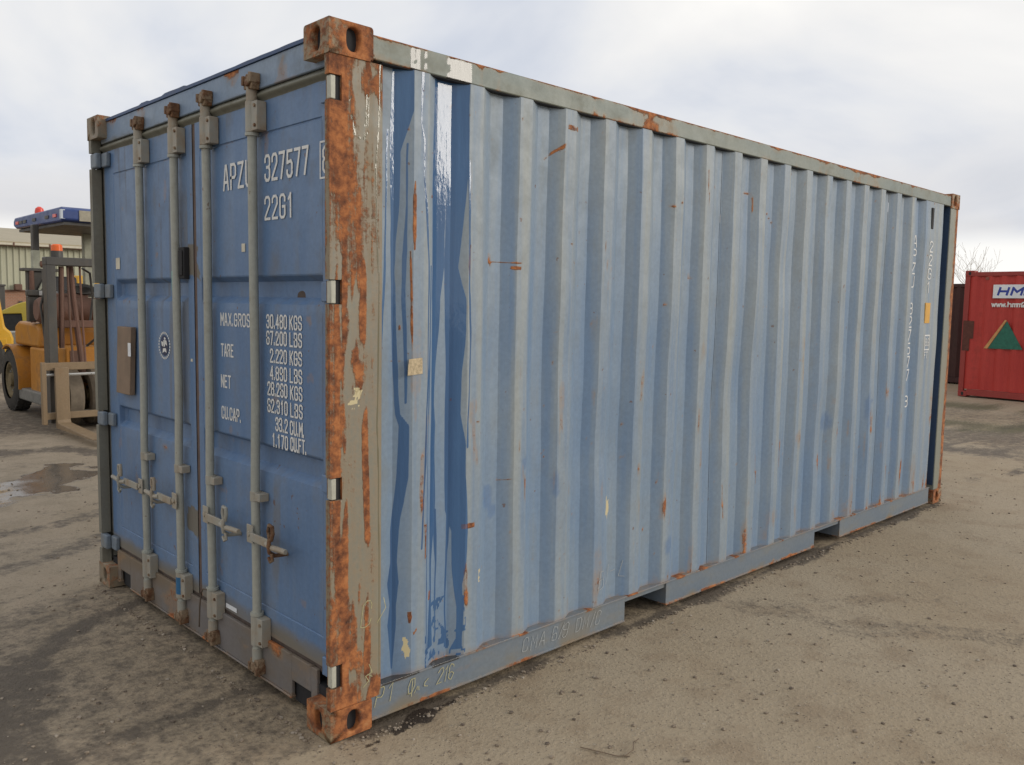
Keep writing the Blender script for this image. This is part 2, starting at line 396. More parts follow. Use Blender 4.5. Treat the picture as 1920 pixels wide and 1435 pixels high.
ADV = {'.': .0, '1': .3, 'M': .56, 'w': .54, 'm': .6, 'I': .5}


def ribbon(mb, pts, t, fn, lift):
    """a flat mitred stroke of width t; fn(a,b,lift) puts it on a surface"""
    P = [Vector((a, b)) for a, b in pts]; n = len(P); L = []; R = []
    closed = n > 2 and (P[0] - P[-1]).length < 1e-6
    for i in range(n):
        if closed and i in (0, n - 1): d0 = (P[-1] - P[-2]).normalized(); d1 = (P[1] - P[0]).normalized()
        else:
            d0 = (P[i] - P[i - 1]).normalized() if i > 0 else (P[1] - P[0]).normalized()
            d1 = (P[i + 1] - P[i]).normalized() if i < n - 1 else d0
        n0 = Vector((-d0.y, d0.x)); n1 = Vector((-d1.y, d1.x)); m = n0 + n1
        m = m.normalized() if m.length > 1e-4 else n0
        k = min(1.8, 1.0 / max(.3, m.dot(n0)))
        e = Vector((0, 0))
        if not closed:
            if i == 0: e = -d1 * t * .5
            if i == n - 1: e = d0 * t * .5
        L.append(P[i] + m * t * .5 * k + e); R.append(P[i] - m * t * .5 * k + e)
    vs = [fn(p.x, p.y, lift) for p in L] + [fn(p.x, p.y, lift) for p in R]
    mb.add(vs, [(i, i + 1, n + i + 1, n + i) for i in range(n - 1)])


def split_sharp(pts):
    out = [[pts[0]]]
    for i in range(1, len(pts)):
        out[-1].append(pts[i])
        if i < len(pts) - 1:
            a = Vector(pts[i]) - Vector(pts[i - 1]); b_ = Vector(pts[i + 1]) - Vector(pts[i])
            if a.normalized().dot(b_.normalized()) < -0.15: out.append([pts[i]])
    return out


def write(mb, text, x0, b0, h, pitch, t, fn, wid=1.0, slant=0.0, lift0=0.0):
    x = x0; k = 0
    for ch in text:
        if ch == ' ': x += pitch; continue
        for st0 in G[ch]:
            for st in split_sharp([(x + (a * h * wid) + slant * b * h, b0 + b * h) for a, b in st0]):
                ribbon(mb, st, t, fn, lift0 + 0.00012 * (k % 5)); k += 1
        x += pitch * (0.45 if ch == '.' else 1.0)
    return x


# ------------------------------------------------------------------ the ground
def graded(lo, hi, step, far):
    c = list(np.arange(lo, hi + 1e-6, step)); s = step; a = [c[0]]
    while a[-1] > -far: s *= 1.16; a.append(a[-1] - s)
    s = step; z = [c[-1]]
    while z[-1] < far: s *= 1.16; z.append(z[-1] + s)
    return np.array(a[:0:-1] + c + z[1:])
GX = graded(-1.6, 5.2, 0.026, 600.0); GY = graded(-2.2, 6.6, 0.030, 600.0)
gx, gy = np.meshgrid(GX, GY, indexing='ij')
X, Y = gx.ravel(), gy.ravel()
def ground_z(x, y):
    near = np.exp(-((x - 2) ** 2 + (y - 1) ** 2) / 400.0)
    z = (fbm(x * 0.9, y * 0.9, 3) - .5) * .035 + (fbm(x * 5, y * 5, 8, 3) - .5) * .010
    z = z * near - 0.006
    dx = np.maximum(np.maximum(-x, x - 6.058), 0); dy = np.maximum(np.maximum(-y, y - 2.438), 0)
    dd = np.hypot(dx, dy); z = z * sst(dd, -.1, 0.8) - 0.004 * (1 - sst(dd, 0, .5))
    return z - 0.12 * sst(x, 8, 13) * (1 - sst(y, 9, 15)) 
Z = ground_z(X, Y)
gm = bpy.data.meshes.new('ground')
nx, ny = len(GX), len(GY)
ii = (np.arange(nx - 1)[:, None] * ny + np.arange(ny - 1)[None, :]).ravel()
faces = np.stack([ii, ii + ny, ii + ny + 1, ii + 1], 1)
gm.vertices.add(len(X)); gm.vertices.foreach_set('co', np.stack([X, Y, Z], 1).astype(np.float32).ravel())
gm.loops.add(faces.size); gm.loops.foreach_set('vertex_index', faces.ravel().astype(np.int32))
gm.polygons.add(len(faces)); gm.polygons.foreach_set('loop_start', np.arange(0, faces.size, 4, dtype=np.int32))
gm.polygons.foreach_set('use_smooth', np.ones(len(faces), bool))
gm.update(calc_edges=True); gm.validate()
ground = bpy.data.objects.new('ground', gm); COL.objects.link(ground); ground['kind'] = 'structure'


def seg_dist(px, py, pts):
    d = np.full(len(px), 1e9)
    for (ax, ay), (bx, by) in zip(pts[:-1], pts[1:]):
        vx, vy = bx - ax, by - ay; L = vx * vx + vy * vy + 1e-12
        t = np.clip(((px - ax) * vx + (py - ay) * vy) / L, 0, 1)
        d = np.minimum(d, np.hypot(px - ax - t * vx, py - ay - t * vy))
    return d
wob = (fbm(X * 3.2, Y * 3.2, 21) - .5)
wob2 = (fbm(X * 14, Y * 14, 31, 3) - .5)
dk = np.zeros(len(X)); wt = np.zeros(len(X)); gr = np.zeros(len(X))
def band(pts, wd, amt, soft=.6, wig=.25):
    d = seg_dist(X, Y, pts) + wob * wd * 3.0 * wig * 2 + wob2 * wd * wig * 1.5
    return amt * (1 - sst(d, wd * (1 - soft), wd * (1 + soft)))
for pts, wd, amt in [
        ([(-.95, .70), (-.82, 1.095), (-.647, 1.40), (-.40, 1.737), (-.215, 1.853), (.041, 1.959)], .085, .95),
        ([(-1.1, .3), (-.9, 1.0), (-.72, 1.5)], .24, .85), ([(-1.4, 2.1), (-.9, 2.2), (-.55, 2.15)], .10, .6), ([(-.02, .5), (-.04, 1.2), (-.02, 2.2)], .11, .55),
        ([(-.85, .48), (-.541, .564), (-.346, .552), (-.103, .606), (.10, .600)], .05, .75),
        ([(-.70, .50), (-.40, .56)], .12, .6),
        ([(.6, 7.3), (1.14, 7.2), (1.45, 6.75)], .18, .85), ([(-.9, 2.9), (-.36, 3.075), (-.11, 3.143), (.40, 3.45)], .13, .65),
        ([(-.5, 4.0), (.168, 3.93), (.6, 4.15)], .10, .6), ([(-.8, 2.3), (-.2, 2.55), (.05, 2.6)], .05, .4),
        ([(2.45, -.30), (2.58, -.45), (2.55, -.73), (2.80, -.99), (2.96, -1.19), (3.1, -1.5)], .11, .42), ([(2.5, -.3), (2.9, -.55), (3.4, -.9)], .12, .3),
        ([(9.6, 3.0), (9.4, 1.06), (9.5, .3), (9.6, -.6)], .55, .9), ([(11.2, 3.5), (11.0, 1.1), (12.4, .6)], .9, .75),
        ([(7.87, .33), (7.94, .10), (8.4, -.15)], .05, .8), ([(6.6, .9), (7.2, .3), (7.4, .1)], .05, .4),
        ([(.9, 9.6), (2.3, 9.4)], 1.2, .75), ([(0, 10.5), (3, 11.2)], 1.6, .6), ([(13, 4.5), (14.5, 2), (15, -1)], 1.3, .5)]:
    dk = np.maximum(dk, band(pts, wd, amt))
# contact shade painted into the earth along the rail foot; wet drips beside it
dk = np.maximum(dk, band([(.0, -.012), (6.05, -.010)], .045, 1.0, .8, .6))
dk = np.maximum(dk, band([(.0, 1.2), (6.0, 1.2)], 1.2, .5, .05, .0))
dk = np.maximum(dk, .35 * sst(fbm(X * 2.6, Y * 2.6, 79), .52, .68) * sst(X - .6 * Y, 1.0, -1.5))
dk = np.maximum(dk, .45 * sst(Y, 6.5, 9.5) * sst(fbm(X * 1.2, Y * 1.2, 78), .35, .6))
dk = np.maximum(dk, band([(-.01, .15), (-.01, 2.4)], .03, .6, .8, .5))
dk = np.maximum(dk, (fbm(X * 1.1, Y * 1.1, 77) > .62) * .22 * sst(fbm(X * 1.1, Y * 1.1, 77), .6, .7))
for pts, wd in [([(.225, -.085), (.30, -.075), (.345, -.052)], .010), ([(.385, -.062), (.425, -.055)], .022), ([(.47, -.055), (.56, -.045)], .016), ([(.09, -.095), (.135, -.09)], .012), ([(.335, -.058), (.38, -.06)], .014)]:
    wt = np.maximum(wt, band(pts, wd, 1.0, .9, .8))
pud = band([(.30, 5.25), (.72, 5.60), (.85, 5.85)], .36, 1.0, .35, .35)
pud = np.maximum(pud, band([(-.25, 5.5), (.2, 5.3)], .16, .9, .5, .4))
gr = np.maximum(band([(12.2, 3.5), (12.4, 1.2), (13.4, .8), (13.2, -2.0)], .7, .8), band([(15.8, 5.2), (15.9, 2.0), (15.9, -3)], .8, .9))
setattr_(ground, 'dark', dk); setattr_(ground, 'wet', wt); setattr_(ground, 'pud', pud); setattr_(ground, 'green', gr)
grey = np.clip(sst(X + .35 * Y * -1, 0.2, -2.2), 0, 1); setattr_(ground, 'grey', grey)

m, t, b = new_mat('compacted earth and asphalt')
p = t.node('ShaderNodeTexCoord').outputs['Object']
n_b = t.noise(p, 0.55, 5.0, 0.55); n_m = t.noise(p, 3.5, 6.0, 0.6); n_f = t.noise(p, 38.0, 5.0, 0.65); n_g = t.noise(p, 170.0, 3.0, 0.6)
col = t.mix(t.step(n_b, 0.38, 0.66), (0.325, 0.255, 0.170), (0.355, 0.288, 0.203))
col = t.mix(t.math('MULTIPLY', t.step(n_m, 0.48, 0.68), 0.5), col, (0.245, 0.178, 0.114))
col = t.mix(t.math('MULTIPLY', t.attr('grey'), 0.7), col, t.mix(t.step(n_m, .35, .65), (0.190, 0.158, 0.120), (0.325, 0.272, 0.210)))
col = t.mix(t.math('MULTIPLY', t.step(n_f, 0.52, 0.72), 0.42), col, (0.14, 0.105, 0.073))
col = t.mix(t.math('MULTIPLY', t.step(n_g, 0.56, 0.74), 0.6), col, (0.42, 0.355, 0.265))
vo = t.node('ShaderNodeTexVoronoi'); t.put(vo.inputs['Vector'], p); vo.inputs['Scale'].default_value = 95.0
cellc = t.node('ShaderNodeSeparateColor'); t.put(cellc.inputs[0], vo.outputs['Color'])
grit = t.math('MULTIPLY', t.step(vo.outputs['Distance'], 0.36, 0.16), t.step(cellc.outputs[0], 0.62, 0.70))
col = t.mix(t.math('MULTIPLY', grit, 0.8), col, t.mix(cellc.outputs[1], (0.08, 0.062, 0.046), (0.46, 0.40, 0.32)))
cell2 = t.node('ShaderNodeSeparateColor'); vo3 = t.node('ShaderNodeTexVoronoi'); t.put(vo3.inputs['Vector'], t.vmath('ADD', p, (3.3, 1.7, 0.4))); vo3.inputs['Scale'].default_value = 36.0; t.put(cell2.inputs[0], vo3.outputs['Color'])
grit2 = t.math('MULTIPLY', t.step(vo3.outputs['Distance'], 0.32, 0.18), t.step(cell2.outputs[0], 0.95, 0.97))
col = t.mix(t.math('MULTIPLY', grit2, 0.7), col, t.mix(cell2.outputs[1], (0.07, 0.055, 0.04), (0.40, 0.345, 0.27)))
dbr = t.math('ADD', t.math('MULTIPLY', t.math('SUBTRACT', n_f, 0.5), 0.9), t.math('MULTIPLY', t.math('SUBTRACT', t.noise(p, 11.0, 5.0, 0.65), 0.5), 1.5))
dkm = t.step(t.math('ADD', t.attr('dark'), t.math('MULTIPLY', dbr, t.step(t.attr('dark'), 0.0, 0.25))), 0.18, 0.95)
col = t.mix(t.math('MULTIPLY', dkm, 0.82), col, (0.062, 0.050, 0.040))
grm = t.step(t.math('ADD', t.attr('green'), t.math('MULTIPLY', t.math('SUBTRACT', n_f, 0.5), 1.2)), 0.35, 0.8)
col = t.mix(t.math('MULTIPLY', grm, 0.8), col, t.mix(t.step(n_m, .4, .6), (0.065, 0.06, 0.03), (0.10, 0.095, 0.045)))
wm = t.step(t.math('ADD', t.attr('wet'), t.math('ADD', t.math('MULTIPLY', t.math('SUBTRACT', n_g, 0.5), 0.5), t.math('MULTIPLY', t.math('SUBTRACT', n_f, 0.5), 0.9))), 0.35, 0.6)
col = t.mix(t.math('MULTIPLY', wm, 0.9), col, (0.030, 0.022, 0.017))
pm = t.step(t.math('ADD', t.attr('pud'), t.math('MULTIPLY', t.math('SUBTRACT', n_f, 0.5), 0.35)), 0.3, 0.7)
col = t.mix(t.math('MULTIPLY', pm, 0.75), col, (0.085, 0.075, 0.068))
t.put(b.inputs['Base Color'], col)
rg = t.math('ADD', 0.80, t.math('MULTIPLY', n_f, 0.15)); rg = t.mixf(wm, rg, 0.35); rg = t.mixf(t.math('MULTIPLY', dkm, .5), rg, 0.6); rg = t.mixf(pm, rg, 0.16)
t.put(b.inputs['Roughness'], rg); b.inputs['Specular IOR Level'].default_value = 0.35
bp = t.node('ShaderNodeBump'); bp.inputs['Strength'].default_value = 0.6; bp.inputs['Distance'].default_value = 0.012
vo2 = t.node('ShaderNodeTexVoronoi'); t.put(vo2.inputs['Vector'], p); vo2.inputs['Scale'].default_value = 42.0
hh = t.math('ADD', t.math('MULTIPLY', n_f, 0.9), t.math('MULTIPLY', n_g, 0.25)); hh = t.math('ADD', hh, t.math('MULTIPLY', grit, 0.35)); hh = t.math('ADD', hh, t.math('MULTIPLY', n_m, 0.8)); hh = t.math('ADD', hh, t.math('MULTIPLY', t.step(vo2.outputs['Distance'], 0.45, 0.05), 0.25))
t.put(bp.inputs['Height'], t.math('MULTIPLY', hh, t.math('SUBTRACT', 1.0, t.math('MULTIPLY', pm, .93)))); t.put(b.inputs['Normal'], bp.outputs[0])
gm.materials.append(m)

# ------------------------------------------------------------------ the blue container
BOX_L, BOX_W, BOX_H = 6.058, 2.438, 2.591
C = empty('shipping_container', 'weathered blue shipping container with rusty near corner post, filling the middle', 'shipping container')
PITCH, R0 = 0.278, 0.370


def wall_profile(x):
    """depth of the pressed side sheet behind its outer ridges, along the wall"""
    u = (x - R0) % PITCH
    y = np.where(u < .072, 0, np.where(u < .140, (u - .072) / .068, np.where(u < .210, 1.0, 1 - (u - .210) / .068)))
    y = np.where(x >= R0 + PITCH * 18, 0.0, y)
    y = np.where(x >= 5.735, np.minimum(4.2, (x - 5.735) / .02 * 4.2), y)
    return 0.005 + y * 0.036
corners = [0.222]
k = -1
while True:
    b0 = R0 + k * PITCH; k += 1
    if b0 > R0 + PITCH * 18 + .001: break
    for c_ in (0, .072, .140, .210):
        q = b0 + c_
        if 0.225 < q < R0 + PITCH * 18 + .001: corners.append(q)
corners += [5.735, 5.755, 5.862]


def fill(pts, step_fn):
    out = [pts[0]]
    for a, b_ in zip(pts[:-1], pts[1:]):
        n = max(1, int(math.ceil((b_ - a) / step_fn(a)))); out += list(np.linspace(a, b_, n + 1)[1:])
    return out


def sheet_mesh(xs, zs, fy):
    xs, zs = np.array(xs), np.array(zs); A, Bz = np.meshgrid(xs, zs, indexing='ij'); A, Bz = A.ravel(), Bz.ravel()
    Yv = fy(A, Bz); nz = len(zs)
    i2 = (np.arange(len(xs) - 1)[:, None] * nz + np.arange(nz - 1)[None, :]).ravel()
    return np.stack([A, Yv, Bz], 1), np.stack([i2, i2 + nz, i2 + nz + 1, i2 + 1], 1)


def sheet_obj(name, vs, fs, mat, parent, ang=12):
    me = bpy.data.meshes.new(name); me.from_pydata(vs.tolist(), [], fs.tolist())
    me.polygons.foreach_set('use_smooth', [True] * len(me.polygons)); me.set_sharp_from_angle(angle=math.radians(ang)); me.materials.append(mat)
    o = bpy.data.objects.new(name, me); COL.objects.link(o); o.parent = parent; return o


WET = {'S3': [(0.269, 2.26, 0.278), (0.265, 2.087, 0.274), (0.263, 1.951, 0.27), (0.257, 1.756, 0.267), (0.244, 1.519, 0.256), (0.235, 1.28, 0.247), (0.231, 1.159, 0.243), (0.24, 0.749, 0.25), (0.234, 0.374, 0.247), (0.242, 0.249, 0.247)],
 'S4': [(0.294, 2.496, 0.367), (0.285, 2.339, 0.368), (0.281, 2.185, 0.325), (0.287, 1.992, 0.321), (0.29, 1.856, 0.312), (0.291, 1.757, 0.308), (0.295, 1.558, 0.314), (0.301, 1.357, 0.321), (0.312, 1.193, 0.33), (0.325, 1.151, 0.361), (0.316, 0.945, 0.357), (0.295, 0.74, 0.328), (0.296, 0.613, 0.321), (0.281, 0.532, 0.327), (0.291, 0.445, 0.317), (0.279, 0.362, 0.315), (0.293, 0.252, 0.311), (0.298, 0.181, 0.303)],
 'S5': [(0.344, 2.213, 0.354), (0.344, 1.998, 0.351), (0.33, 1.799, 0.348), (0.329, 1.639, 0.344), (0.338, 1.478, 0.35), (0.341, 1.355, 0.354), (0.342, 1.232, 0.352)],
 'S7': [(0.404, 2.519, 0.417), (0.403, 2.417, 0.415), (0.399, 2.299, 0.406), (0.415, 2.233, 0.427), (0.418, 2.104, 0.424), (0.43, 1.965, 0.441), (0.443, 1.764, 0.453), (0.445, 1.351, 0.453), (0.432, 1.015, 0.44), (0.424, 0.824, 0.432), (0.417, 0.653, 0.425)],
 'S7b': [(0.461, 1.764, 0.469), (0.455, 1.35, 0.463), (0.449, 1.14, 0.455), (0.446, 0.713, 0.451), (0.448, 0.274, 0.453), (0.446, 0.19, 0.454)],
 'S8': [(0.484, 2.511, 0.555), (0.481, 2.312, 0.558), (0.473, 2.07, 0.559), (0.477, 1.765, 0.552), (0.476, 1.641, 0.532), (0.475, 1.517, 0.523), (0.477, 1.349, 0.509), (0.478, 1.223, 0.502), (0.476, 1.138, 0.512), (0.471, 0.925, 0.512), (0.47, 0.752, 0.514), (0.472, 0.599, 0.488), (0.473, 0.445, 0.484), (0.461, 0.315, 0.494), (0.455, 0.22, 0.50)],
 'S8b': [(0.494, 0.791, 0.519), (0.506, 0.68, 0.526), (0.519, 0.567, 0.527), (0.515, 0.435, 0.523), (0.517, 0.255, 0.523)],
 'S9': [(0.558, 2.496, 0.648), (0.557, 2.182, 0.646), (0.555, 1.976, 0.627), (0.552, 1.768, 0.613), (0.554, 1.643, 0.644), (0.556, 1.516, 0.64), (0.561, 1.346, 0.626), (0.561, 1.174, 0.626), (0.56, 1.044, 0.648), (0.562, 0.913, 0.647), (0.566, 0.78, 0.658), (0.596, 0.686, 0.663), (0.598, 0.551, 0.656), (0.605, 0.459, 0.64), (0.618, 0.365, 0.645), (0.615, 0.229, 0.638), (0.592, 0.185, 0.639)],
 'S9b': [(0.575, 0.955, 0.609), (0.572, 0.801, 0.586), (0.57, 0.557, 0.581), (0.567, 0.355, 0.575), (0.575, 0.194, 0.586)],
 'S10': [(0.643, 2.193, 0.654), (0.65, 1.773, 0.659), (0.661, 1.472, 0.67), (0.657, 1.21, 0.665), (0.648, 1.034, 0.657)]}
RUSTS = {'R6': [(0.373, 2.079, 0.383), (0.366, 2.019, 0.386), (0.367, 1.88, 0.385), (0.37, 1.821, 0.38)], 'R6b': [(0.355, 1.82, 0.363), (0.359, 1.639, 0.372), (0.36, 1.518, 0.373), (0.366, 1.436, 0.371)],
 'r7': [(0.651, 1.858, 0.663), (0.647, 1.772, 0.661), (0.654, 1.73, 0.659)], 'r8': [(0.63, 0.709, 0.701), (0.631, 0.69, 0.70)],
 'sc1': [(0.787, 1.803, 0.961), (0.787, 1.793, 0.961)], 'sc2': [(0.90, 1.78, 0.96), (0.90, 1.774, 0.96)], 'pen': [(0.427, 0.748, 0.448), (0.433, 0.693, 0.444), (0.434, 0.607, 0.442)], 'pen2': [(0.465, 0.469, 0.487), (0.46, 0.426, 0.476)], 'bl': [(0.355, 0.41, 0.375), (0.357, 0.385, 0.378), (0.36, 0.36, 0.37)]}


def streak_mask(x, z, rows, soft, jit, seed):
    """how far inside a run-down stain outlined by (left, height, right) rows"""
    zz = np.array([r[1] for r in rows])[::-1]; l = np.array([r[0] for r in rows])[::-1]; rr_ = np.array([r[2] for r in rows])[::-1]
    j = (fbm(z * 5 + seed * 3.1, z * 0 + seed, seed, 3) - .5) * jit
    L = np.interp(z, zz, l) + j; R = np.interp(z, zz, rr_) + j + (fbm(z * 7 + 9, z * 0 + seed + 5, seed + 3, 3) - .5) * jit
    d = np.minimum(x - L, R - x); d = np.where((z > zz[-1] + .004) | (z < zz[0]), -1, d)
    return sst(d, -soft, soft)


def side_attrs(o, x, z, near=True, tone=0.0):
    wet = np.zeros(len(x)); rust = np.zeros(len(x)); dirt = np.zeros(len(x)); pale = np.zeros(len(x))
    if near:
        for i, (k_, rows) in enumerate(WET.items()):
            wet = np.maximum(wet, streak_mask(x, z, rows, .0042, .007, i + 2))
        # splashes at the foot of the two wide runs
        sp = (fbm(x * 70, z * 45, 41, 3) > .56) & (x > .44) & (x < .655) & (z < .42) & (fbm(x * 12, z * 9, 43, 3) > .30 + z * .6)
        wet = np.maximum(wet, sp * 1.0)
        for i, (k_, rows) in enumerate(RUSTS.items()):
            rust = np.maximum(rust, .62 * streak_mask(x, z, rows, .004, .004, i + 30))
    # rust creeping up from the bottom seam and down from the rail
    edge = np.exp(-(z - .155) / .035) * (.35 + .5 * (fbm(x * 2.2, z * 0 + 3.3, 51) - .35)); rust = np.maximum(rust, np.clip(edge, 0, .75))
    edge = np.exp(-(2.49 - z) / .02) * .45 * fbm(x * 3.0, z * 0 + 1.3, 53); rust = np.maximum(rust, edge)
    ridge = 1 - np.clip((wall_profile(x) - .005) / .036, 0, 1)
    # rubbed ridges: strings of short rust scars, mostly low on the wall
    strings = sst(fbm(x * 26, z * 5.0, 61, 3), .56, .74) * sst(fbm(x * 1.3, z * .8 + 7, 63, 3), .36, .58) * (.35 + .65 * sst(z, 2.2, .3))
    rust = np.maximum(rust, ridge * strings * .60)
    low = sst(z, .75, .16) * sst(fbm(x * 16, z * 3.0, 67, 3), .45, .65) * .52; rust = np.maximum(rust, low * (.4 + .6 * ridge) * sst(x, .7, 1.5))
    for k_, (pts, wd) in enumerate((([(1.96, 2.155), (2.03, 2.14), (2.10, 2.16), (2.155, 2.20)], .010), ([(2.34, 2.36), (2.345, 2.25), (2.36, 2.13)], .009), ([(2.43, 2.29), (2.45, 2.27)], .018),
                                    ([(2.76, 2.28), (2.83, 2.27), (2.83, 2.18)], .010), ([(3.02, 2.18), (3.10, 2.12)], .012), ([(1.11, 2.26), (1.21, 2.33)], .008), ([(1.23, 2.41), (1.29, 2.41)], .014), ([(.79, 1.83), (.80, 1.79)], .012),
                                    ([(3.5, 1.9), (3.56, 1.86)], .010), ([(4.1, 1.75), (4.12, 1.55)], .009), ([(1.5, 1.95), (1.53, 1.7)], .006), ([(3.0, .75), (3.03, .55)], .010), ([(3.3, .8), (3.31, .62)], .009), ([(2.6, .62), (2.62, .42)], .010))):
        rust = np.maximum(rust, .56 * sst(wd - seg_dist(x, z, pts) + (fbm(x * 40, z * 40, 300 + k_, 2) - .5) * .012, -.003, .006))
    spots = sst(fbm(x * 34, z * 30, 71, 2), .82, .92) * .55; rust = np.maximum(rust, spots)
    dirt = np.maximum(dirt, .55 * np.exp(-(z - .155) / .10) * fbm(x * 5, z * 2, 73)); dirt = np.maximum(dirt, ridge * .16)
    pale = np.maximum(pale, .9 * (np.hypot((x - 1.613) / .030, (z - .62) / .085) + (fbm(x * 60, z * 30, 81, 3) - .5) * 1.8 < .75))
    pale = np.maximum(pale, .75 * (np.hypot((x - .735) / .014, (z - .48) / .07) + (fbm(x * 60, z * 30, 83, 3) - .5) * 1.6 < .6))
    pale = np.maximum(pale, .7 * (np.hypot((x - .352) / .022, (z - .27) / .05) + (fbm(x * 60, z * 40, 85, 3) - .5) * 1.6 < .6))
    rp = np.zeros(len(x))
    for px, pz, rx, rz in ((.80, .80, .030, .050), (.83, .74, .02, .03), (1.20, .80, .022, .06), (1.0, .93, .02, .03), (3.9, .86, .07, .05), (4.9, .78, .05, .05), (4.55, .90, .04, .09), (2.1, .35, .03, .05)):
        rp = np.maximum(rp, sst(1.25 - np.hypot((x - px) / rx, (z - pz) / rz) - (fbm(x * 45, z * 30, 87, 3) - .5) * 1.6, 0, .5))
    setattr_(o, 'repaint', rp)
    setattr_(o, 'wet', wet); setattr_(o, 'rust', rust); setattr_(o, 'dirt', dirt); setattr_(o, 'pale', pale)
    setattr_(o, 'chalk', np.clip(ridge ** 3 * .75 + sst(z, .5, 2.3) * .5 - .15 + tone + (fbm(x * 1.2, z * .9, 89) - .5) * .5, 0, 1))


def dents(x, z):
    for px, pz, rx, rz, q in ((1.55, .95, .16, .22, .014), (2.75, 1.15, .22, .30, .013), (3.9, .7, .25, .25, .016), (3.2, 1.9, .20, .25, .010), (4.6, 1.4, .25, .35, .014), (1.1, 1.35, .12, .30, .009)):
        if px == 1.55: acc = x * 0
        acc = acc + q * np.exp(-((x - px) / rx) ** 2 - ((z - pz) / rz) ** 2)
    a = (acc + (fbm(x * 1.6, z * 1.1, 5) - .5) * .026 + (fbm(x * 5.5, z * 2.2, 6, 3) - .5) * .007) * sst(x, .3, .8)
    return a * sst(z, .16, .5) * sst(2.5 - z, 0.0, .3)
zs_near = fill([0.152, 2.496], lambda a: 0.0085); zs_far = fill([0.152, 2.496], lambda a: 0.024)
cuts = [0.222, R0 + PITCH * 3 + .205, R0 + PITCH * 7 + .205, R0 + PITCH * 11 + .205, R0 + PITCH * 15 + .205, 5.862]
for ci, (a, b_) in enumerate(zip(cuts[:-1], cuts[1:])):
    pts = [a] + [c_ for c_ in corners if a + .003 < c_ < b_ - .003] + [b_]
    st_ = (lambda q: 0.0034 if q < .70 else .012) if ci == 0 else (lambda q: .014 if ci < 3 else .024)
    xs = fill(pts, st_)
    vs, fs = sheet_mesh(xs, zs_near if ci == 0 else zs_far, lambda A, B_: wall_profile(A) + dents(A, B_) + (0.0018 if ci % 2 else 0.0))
    o = sheet_obj('side_panel', vs, fs, M['side'], C); x_, y_, z_ = coords(o); side_attrs(o, x_, z_, ci == 0, (.0, -.06, .07, -.02, .05)[ci])
# far side, end wall, roof, floor
pts = [BOX_L - c_ for c_ in corners[::-1]]
vs, fs = sheet_mesh(pts, [0.152, 2.496], lambda A, B_: BOX_W - wall_profile(BOX_L - A)); sheet_obj('side_panel', vs, fs[:, ::-1], M['side'], C)
ys = [.16 + i * .0706 for i in range(31)]
mb = MB()
for i in range(30):
    xa = BOX_L - .02 - (.045 if (i // 2) % 2 else 0); xb = BOX_L - .02 - (.045 if ((i + 1) // 2) % 2 else 0)
    mb.quad((xa, ys[i], .15), (xb, ys[i + 1], .15), (xb, ys[i + 1], 2.49), (xa, ys[i], 2.49))
mb.build('end_wall', M['side'], C, merge=True)
mb = MB()
for i in range(40):
    xa = .1 + i * .146; za, zb = (2.548, 2.564)[::1 if i % 2 else -1]
    for q in ((xa, xa + .05, za, za), (xa + .05, xa + .073, za, zb), (xa + .073, xa + .123, zb, zb), (xa + .123, xa + .146, zb, zb)):
        mb.quad((q[0], .06, q[2]), (q[1], .06, q[3]), (q[1], BOX_W - .06, q[3]), (q[0], BOX_W - .06, q[2]))
mb.build('roof_panel', M['header'], C, merge=True)
MB().box(.05, 6.0, .07, 2.37, .12, .158).build('floor', M['dark'], C)


def gridded(name, boxes, mat, parent, h, bevel=.004):
    mb = MB()
    for q in boxes: mb.gridbox(*q, h)
    return mb.build(name, mat, parent, bevel=bevel, merge=True)


